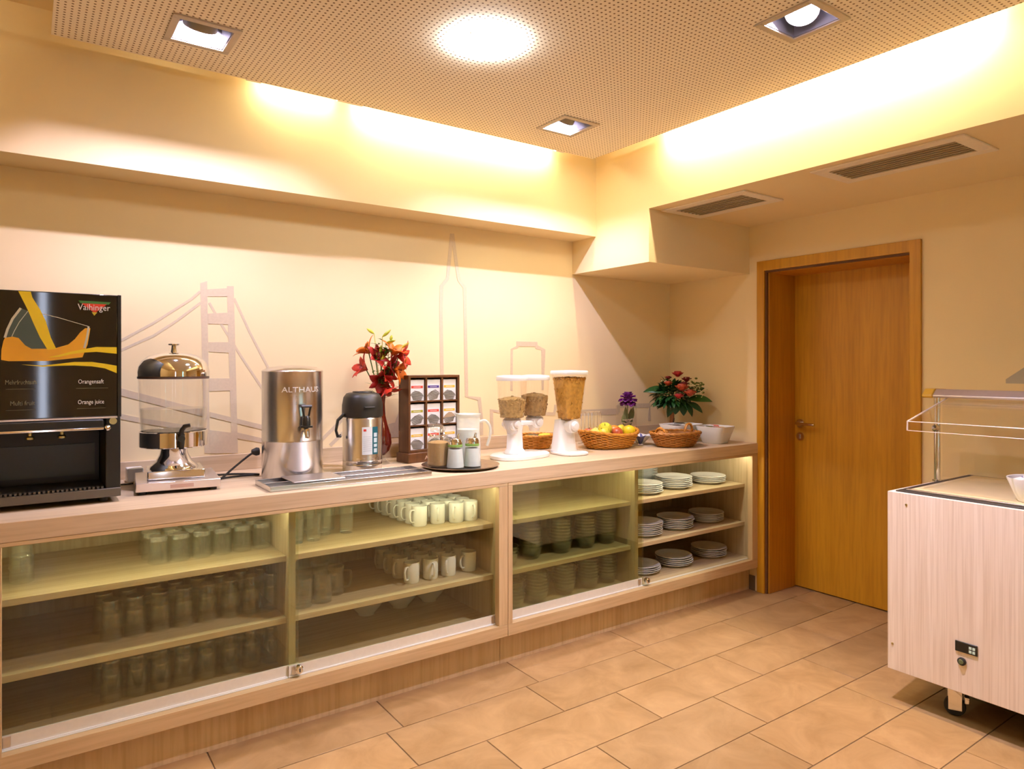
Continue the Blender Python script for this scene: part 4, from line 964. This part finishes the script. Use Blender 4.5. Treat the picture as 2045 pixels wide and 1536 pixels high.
b_.build('filler_blossom', mat('cream_blossom', (.62, .58, .28), .6), t, kind='stuff')
b_ = MB()
for k in range(40):
    b_.ball(.010, S(.135 + random.gauss(0, .022), .34 + random.gauss(0, .03)) + Vector((0, random.gauss(-.03, .02), 0)), 6, 4, (1, 1, .7))
b_.build('green_umbel', mat('umbel_green', (.16, .19, .03), .6), t, kind='stuff')

# white bowls with portion packs
def bowl(name, loc, rz, r, h, label, sx=1, sy=1, p=4.5):
    t = thing(name, label, 'bowl', loc, rz)
    MB().lathe([(0, 0), (r * .62, 0), (r * .66, .004), (r * .82, h * .45), (r, h - .003), (r * .995, h), (r * .95, h - .002), (r * .78, h * .45), (r * .6, .012), (0, .012)], 48, sq=(p, sx, sy)).build('bowl_body', WHITE, t); return t
bowl('serving_bowl', (3.50, 2.775, CT), 8, .098, .105, 'square white bowl of portion packs at the door end of the counter')
bowl('serving_bowl', (3.40, 2.96, CT), 0, .13, .11, 'wide white bowl of portion packs behind the bread basket', 1, .75)
for i, (x, y, z, m, lab) in enumerate(((3.47, 2.75, .082, 3, 'pink'), (3.53, 2.76, .08, 2, 'gold'), (3.49, 2.81, .088, 0, 'white'), (3.54, 2.82, .082, 3, 'pink'), (3.45, 2.80, .08, 5, 'lime'))):
    packet((x, y, CT + z), i * 40, PKT[m], '%s portion pack in the square white bowl, %s' % (lab, ['at its front corner', 'towards the door', 'in its middle', 'at its back', 'towards the bread basket'][i]), 'packs in the square bowl', .026, PKT[m])
for i, (x, y, z, m, lab) in enumerate(((3.33, 2.93, .088, 4, 'dark'), (3.39, 2.92, .09, 0, 'white'), (3.45, 2.95, .09, 2, 'gold'), (3.36, 2.99, .09, 0, 'white'), (3.43, 3.0, .094, 4, 'dark'))):
    packet((x, y, CT + z), i * 35, PKT[m], '%s portion pack in the wide white bowl, %s' % (lab, ['nearest the fruit basket', 'behind the bread basket handle', 'nearest the square bowl', 'under the bouquet', 'by the corner wall'][i]), 'packs in the wide bowl', .026, PKT[m])
# striped napkins between baskets
t = thing('napkin_bundle', 'crumpled blue and white striped napkins between the two wicker baskets', 'napkin', (3.06, 2.985, CT), 20)
for k in range(7):
    a = k * .9; MB().leaf((.02 * math.cos(a), .02 * math.sin(a), .003), (math.cos(a), math.sin(a), 1.3), (-math.cos(a), -math.sin(a), .4), .085, .075, .5, .4, 6, .3, .6).build('napkin', PKT[1] if k in (1, 4) else PAPER, t, solid=.0015)

# ------------------------------------------------------------------ crockery and glassware in the cabinets
F0 = .2051
def lath_one(name, prof, n, m, m2=None, segs=()):
    o = MB().lathe(prof, n).build(name, m)
    if m2:
        o.data.materials.append(m2); r = [max(p[0], 0) for p in prof]
        for p in o.data.polygons:
            for k in segs:
                (ra, za), (rb, zb) = prof[k], prof[k + 1]; d = math.hypot(p.center.x, p.center.y)
                if min(za, zb) - 1e-4 <= p.center.z <= max(za, zb) + 1e-4 and min(ra, rb) * .5 - 1e-4 <= d <= max(ra, rb) + 1e-4 and abs(p.center.z - (za + zb) / 2) < 2e-3 + abs(za - zb) * .2: p.material_index = 1
    return o
# mugs
mug = thing('mug', 'x', 'mug', (0, 0, 0), 0, 'white mugs on the upper mug shelf')
MB().lathe([(0, .004), (.026, .004), (.028, 0), (.032, 0), (.0355, .006), (.036, .09), (.0345, .092), (.0325, .09), (.032, .012), (0, .010)], 28).build('mug_body', WHITE, mug)
MB().tube(spl([(-.034, 0, .075), (-.052, 0, .076), (-.062, 0, .06), (-.06, 0, .036), (-.05, 0, .022), (-.034, 0, .02)], 4), .0052, 8, flat=.75).build('handle', WHITE, mug)
note_kids(mug)
first = True
def put_mug(loc, rz, lab, grp):
    global first
    if first: mug.location = loc; mug.rotation_euler = (0, 0, R(rz)); mug['label'] = lab; mug['group'] = grp; first = False
    else: dup(mug, loc, rz, lab, grp)
MUX = [1.492, 1.585, 1.672, 1.752]
for r_ in range(6):
    for c_ in range(4):
        put_mug((MUX[c_] - .003 * r_ + random.uniform(-.004, .004), 2.858 + .077 * r_ - (.03 if c_ > 1 else 0) + random.uniform(-.004, .004), .6602), [10, 55, 35, 70][c_] + random.uniform(-12, 12),
                'white mug, upper mug shelf, %s row back, %s from the cabinet stile' % (ORD[r_] if r_ else 'front', ORD[3 - c_]), 'white mugs on the upper mug shelf')
MUX2 = [1.432, 1.528, 1.62, 1.738]
for r_ in range(5):
    for c_ in range(4):
        if r_ == 4 and c_ == 0: continue
        put_mug((MUX2[c_] + (.0 if c_ else -.012 * (r_ > 0)) + random.uniform(-.004, .004), 2.822 + .095 * r_ + random.uniform(-.004, .004), .4202), [45, 70, 60, 20][c_] + random.uniform(-12, 12),
                'white mug, lower mug shelf, %s row back, %s from the cabinet stile' % (ORD[r_] if r_ else 'front', ORD[3 - c_]), 'white mugs on the lower mug shelf')
# tumblers, standing upside down
tum = tag(lath_one('tumbler', [(.0365, 0), (.0355, .03), (.032, .084), (.0315, .098), (.029, .1), (0, .1), (0, .082), (.026, .08), (.0345, .001)], 16, CLEAR, GLINTG, (2, 3, 4, 5)), 'x', 'glass', 'g')
tum2 = tag(lath_one('tumbler', [(.0375, 0), (.0345, .045), (.030, .088), (.0285, .094), (0, .094), (0, .08), (.027, .078), (.0325, .045), (.0357, .001)], 20, CLEAR, GLINTG, (2, 3, 4)), 'x', 'glass', 'g')
tall = tag(lath_one('tumbler', [(0, 0), (.026, 0), (.028, .003), (.033, .115), (.0315, .115), (.027, .016), (0, .014)], 18, CLEAR, GLINTG, (0, 1)), 'x', 'glass', 'g')
used = set()
def put(o, loc, lab, grp, rz=0):
    if o.name not in used: used.add(o.name); c = o
    else: c = o.copy(); COL.objects.link(c)
    c.location = loc; c.rotation_euler = (0, 0, R(rz)); c['label'] = lab; c['group'] = grp; return c
G = 'tumblers on the top shelf below the juice machine'
for r_ in range(3):
    for c_ in range(6):
        put(tum, (.411 + .0755 * c_ + (-.012 if r_ else 0), 2.888 + .082 * r_, .6602), 'clear tumbler upside down, top shelf, %s row, %s from the divider' % (ORD[r_] + ' back' if r_ else 'front', ORD[5 - c_]), G, random.uniform(0, 22))
put(tum2, (-.008, 2.90, .6602), 'lower of two stacked tumblers alone at the end of the top shelf', G)
put(tum2, (-.008, 2.90, .7085), 'upper of two stacked tumblers alone at the end of the top shelf', G)
for z, nm in ((.4202, 'middle'), (F0, 'bottom')):
    G = 'stacked tumblers on the %s shelf' % nm
    for r_ in range(2):
        for c_ in range(8):
            x, y = .252 + .0812 * c_ + random.uniform(-.003, .003) - .015 * r_, 2.852 + .098 * r_
            for s_ in range(2):
                put(tum2, (x, y, z + .048 * s_), '%s of two stacked tumblers, %s shelf, %s row, %s pair from the divider' % (('lower', 'upper')[s_], nm, ('front', 'back')[r_], ORD[7 - c_]), G)
G = 'tall glasses on the mug shelf'
for i, (x, y, lab) in enumerate(((.925, 2.87, 'front, against the divider'), (1.0, 2.875, 'front, second from the divider'), (1.075, 2.95, 'third from the divider'), (1.165, 2.925, 'standing apart, nearest the mugs'), (.955, 2.965, 'second row, against the divider'), (1.03, 3.04, 'at the back, middle'), (1.12, 3.03, 'at the back, nearest the mugs'), (.94, 3.06, 'at the back, against the divider'))):
    put(tall, (x, y, .6602), 'tall clear glass on the upper mug shelf, ' + lab, G)
# glass mugs with handle
gm = thing('glass_mug', 'x', 'glass mug', (0, 0, 0), 0, 'glass mugs on the lower mug shelf')
MB().lathe([(0, 0), (.036, 0), (.0385, .004), (.0385, .118), (.037, .118), (.0365, .014), (0, .012)], 24).build('mug_body', CLEAR, gm)
MB().tube(spl([(.036, 0, .098), (.062, 0, .098), (.068, 0, .085), (.066, 0, .05), (.058, 0, .03), (.036, 0, .028)], 4), .005, 8).build('handle', CLEAR, gm)
note_kids(gm)
for i, (x, y, rz, lab) in enumerate(((.925, 2.79, 0, 'front, against the divider'), (1.012, 2.80, 10, 'front, second from the divider'), (1.09, 2.865, -30, 'front, nearest the white mugs'), (.97, 2.90, 15, 'behind the front two'), (1.06, 2.97, 0, 'at the back'))):
    lab = 'clear glass mug with handle on the lower mug shelf, ' + lab
    if i == 0: gm.location = (x, y, .4202); gm['label'] = lab
    else: dup(gm, (x, y, .4202), rz, lab)
# white bowls at the bottom
G = 'white bowls on the cabinet floor'
cb = tag(lath_one('cereal_bowl', [(0, .002), (.035, .002), (.036, 0), (.040, 0), (.042, .008), (.075, .045), (.092, .085), (.0895, .085), (.072, .046), (.038, .012), (0, .012)], 32, WHITE), 'x', 'bowl', G)
for i, x in enumerate((1.345, 1.525, 1.685)):
    put(cb, (x, 3.125, F0), 'white bowl on the cabinet floor below the mugs, %s from the divider' % ORD[i], G)
# stacks of glass bowls
gb = tag(lath_one('glass_bowl', [(0, .002), (.034, .0), (.044, .006), (.052, .025), (.058, .058), (.061, .062), (.057, .060), (.050, .026)], 20, BOWLG, GLINTG, (4, 5)), 'x', 'bowl', 'g')
for nm, z, row in (('middle', .4202, ((1.935, 2.79, 3), (2.105, 2.82, 7), (2.305, 2.822, 8), (2.475, 2.822, 8), (2.628, 2.825, 8), (2.24, 3.0, 8), (2.42, 3.0, 7))), ('bottom', F0, ((1.955, 2.765, 6), (2.115, 2.78, 7), (2.315, 2.805, 7), (2.485, 2.81, 7), (2.629, 2.82, 7), (2.22, 2.98, 6), (2.40, 2.98, 6)))):
    for i, (x, y, n) in enumerate(row):
        for k in range(n):
            sn = ('%s front stack from the stile' % ORD[i]) if i < 5 else ('%s back stack' % ('nearer' if i == 5 else 'farther'))
            put(gb, (x + random.uniform(-.0015, .0015), y + random.uniform(-.0015, .0015), z + .0165 * k), 'glass bowl, %s shelf, %s, %s from its bottom' % (nm, sn, ORD[k]), 'glass bowls on the %s shelf' % nm)
# plates
pl = tag(lath_one('plate', [(0, .002), (.066, .002), (.068, 0), (.074, 0), (.078, .004), (.108, .017), (.110, .019), (.108, .020), (.078, .009), (.066, .006), (0, .006)], 40, WHITE), 'x', 'plate', 'g')
for nm, z, row in (('top', .6602, ((2.945, 2.845, 5, 'front stack by the divider'), (3.222, 2.862, 6, 'front middle stack'), (3.532, 2.86, 4, 'front stack by the door side'), (2.93, 3.10, 9, 'back stack by the divider'), (3.19, 3.11, 10, 'back middle stack'))),
                   ('middle', .4202, ((2.935, 2.835, 7, 'stack by the divider'), (3.215, 2.845, 6, 'middle stack'), (3.515, 2.86, 5, 'stack by the door side'))), ('bottom', F0, ((2.925, 2.845, 4, 'stack by the divider'), (3.195, 2.84, 5, 'middle stack'), (3.523, 2.845, 5, 'stack by the door side')))):
    for x, y, n, sn in row:
        for k in range(n):
            put(pl, (x + random.uniform(-.004, .004), y + random.uniform(-.004, .004), z + .0105 * k), 'white plate, %s shelf, %s, %s from its bottom' % (nm, sn, ORD[k]), 'white plates on the %s shelf' % nm)

# ------------------------------------------------------------------ chilled buffet trolley
TX0, TX1, TY0, TY1 = 2.947, 3.69, .20, 1.455
t = thing('buffet_trolley', 'pale wood chilled buffet trolley on castors with a sneeze guard, by the door', 'trolley', (TX0, TY1, 0))
w, l_ = TX1 - TX0, TY1 - TY0
MB().box(0, -l_, .138, .02, 0, .876).build('front_panel', TROLW, t, bevel=.0015)
MB().box(w - .02, -l_, .138, w, 0, .876).build('back_panel', TROLW, t, bevel=.0015)
MB().box(.0205, -.02, .138, w - .0205, 0, .876).build('side_panel', TROLW, t, bevel=.0015)
MB().box(.0205, -l_, .138, w - .0205, -l_ + .02, .876).build('side_panel', TROLW, t, bevel=.0015)
MB().box(.0205, -l_ + .0205, .138, w - .0205, -.0205, .16).build('floor_board', SOFTBLACK, t)
MB().box(.0205, -l_ + .0205, .80, w - .0205, -.0205, .868).build('well_block', SOFTBLACK, t)
gk = MB().box(.022, -l_ + .022, .8685, .05, -.022, .881).box(w - .05, -l_ + .022, .8685, w - .022, -.022, .881).box(.05, -.05, .8685, w - .05, -.022, .881).box(.05, -l_ + .022, .8685, w - .05, -l_ + .05, .881)
gk.build('gasket', mat('gasket', (.03, .024, .02), .5), t, bevel=.002)
MB().box(.052, -l_ + .052, .8685, w - .052, -.052, .884).build('cooling_plate', mat('cream_plate', (.80, .66, .40), .25, var=.12, bscale=6), t, bevel=.003)
MB().box(.050, -l_ + .05, .8815, .066, -.05, .8865).build('steel_edge', ALU, t, bevel=.001)
for y, z in ((-.075, .83), (-.02, .245), (-l_ + .05, .83)): MB().lathe([(0, .0), (.005, 0), (.004, .003), (0, .0035)], 12, T((0, y, z)) @ MX).build('screw', mat('brass', (.55, .48, .22), .3, 1), t)
cd = MB().box(-.006, -.335, .298, -.0005, -.258, .338).build('display', BLACK, t, bevel=.002)
for a in (0, 1):
    for b_ in (0, 1): MB().box(-.0075, -.328 + a * .012, .304 + b_ * .014, -.0062, -.319 + a * .012, .314 + b_ * .014).build('button', mat('button_mint', (.62, .80, .70), .4), cd)
kb = MB().lathe([(0, .0), (.015, 0), (.015, .006), (.011, .009), (0, .01)], 22, T((-.0005, -.281, .262)) @ MX).build('switch', SOFTBLACK, t)
MB().lathe([(0, .0101), (.009, .0101), (.008, .013), (0, .0135)], 18, T((-.0005, -.281, .262)) @ MX).build('switch_cap', mat('switch_green', (.13, .16, .07), .4), kb)
for x, y in ((.10, -.215), (w - .1, -.215), (.10, -l_ + .15), (w - .1, -l_ + .15)):
    c = MB().box(-.022, -.022, .118, .022, .022, .1375).box(-.027, -.024, .028, -.021, .024, .118).box(.021, -.024, .028, .027, .024, .118).build('castor', CHROME, t, bevel=.002); c.location = (x, y, 0); c.rotation_euler = (0, 0, R(25))
    MB().lathe([(0, -.014), (.034, -.014), (.038, -.008), (.038, .008), (.034, .014), (0, .014)], 24, T((0, 0, .038)) @ RotY(90)).build('wheel', SOFTBLACK, c)
    MB().box(-.016, -.05, .055, .016, -.03, .085).build('brake_pedal', CHROME, c, bevel=.004)
# sneeze guard
gx = 3.356 - TX0
for y in (-.017, -l_ + .03):
    MB().cyl(.0125, .8815, 1.262, 18, T((gx, y, 0))).build('post', CHROME, t)
    MB().cyl(.019, .881, .887, 18, T((gx, y, 0))).build('post_foot', CHROME, t)
    MB().lathe([(0, 0), (.016, 0), (.016, .012), (0, .014)], 16, T((gx - .005, y - .0, 1.118)) @ MX).build('glass_clamp', CHROME, t)
tr = MB().prism([(gx - .085, 1.268), (gx - .08, 1.258), (gx + .09, 1.258), (gx + .095, 1.272), (gx + .06, 1.292), (gx - .05, 1.296)], -l_ + .005, -.032)
tr.build('top_rail', mat('rail_alu', (.60, .54, .52), .4, .8), t, bevel=.004)
MB().prism([(gx - .088, 1.267), (gx - .082, 1.256), (gx + .09, 1.256), (gx + .097, 1.272), (gx + .061, 1.294), (gx - .052, 1.298)], -.0315, .012).build('rail_end', mat('rail_wood', (.62, .36, .04), .4), t, bevel=.005)
# sloping shield with a turned-down lip
sx0, sz0 = -.005, 1.172
MB().prism([(gx - .06, 1.256), (sx0, sz0), (sx0, 1.135), (sx0 + .005, 1.135), (sx0 + .006, sz0 - .002), (gx - .054, 1.252)], -l_ + .02, -.082).build('shield', ACRYL, t)
MB().tube([(sx0, -.083, sz0), (sx0, -l_ + .02, sz0)], .0022, 6).tube([(sx0, -.083, 1.135), (sx0, -l_ + .02, 1.135)], .0016, 6).tube([(sx0, -.082, 1.135), (sx0, -.082, sz0), (gx - .06, -.082, 1.256)], .0036, 6).build('shield_edge', ACEDGE, t)
MB().box(gx + .02, -l_ + .03, .90, gx + .024, -.03, 1.256).build('rear_shield', ACRYL, t)
t = bowl('snack_bowl', (3.125, .985, .8845), 0, .098, .09, 'round white bowl of wrapped portions on the trolley', 1, 1, 2.2)
for i, (x, y, m, rz) in enumerate(((3.08, 1.03, 0, 30), (3.12, 1.0, 1, 80), (3.15, .95, 3, 10), (3.10, .95, 2, 55), (3.16, 1.02, 0, 120))):
    k = thing('wrapped_portion', '%s wrapped portion in the trolley bowl, %s' % (['white', 'blue', 'pink', 'gold', 'white'][i], ['at the rim towards the door', 'in the middle', 'at the far side', 'towards the room', 'towards the wall'][i]), 'food packet', (x, y, .8845 + .075), rz, 'portions in the trolley bowl')
    MB().box(-.024, -.016, 0, .024, .016, .014, RotX(-20)).build('wrapper', PKT[m], k, bevel=.005)
    MB().box(-.03, -.014, .005, .03, .014, .0065, RotX(-20)).build('seam', PKT[1 if m == 0 else 0], k)
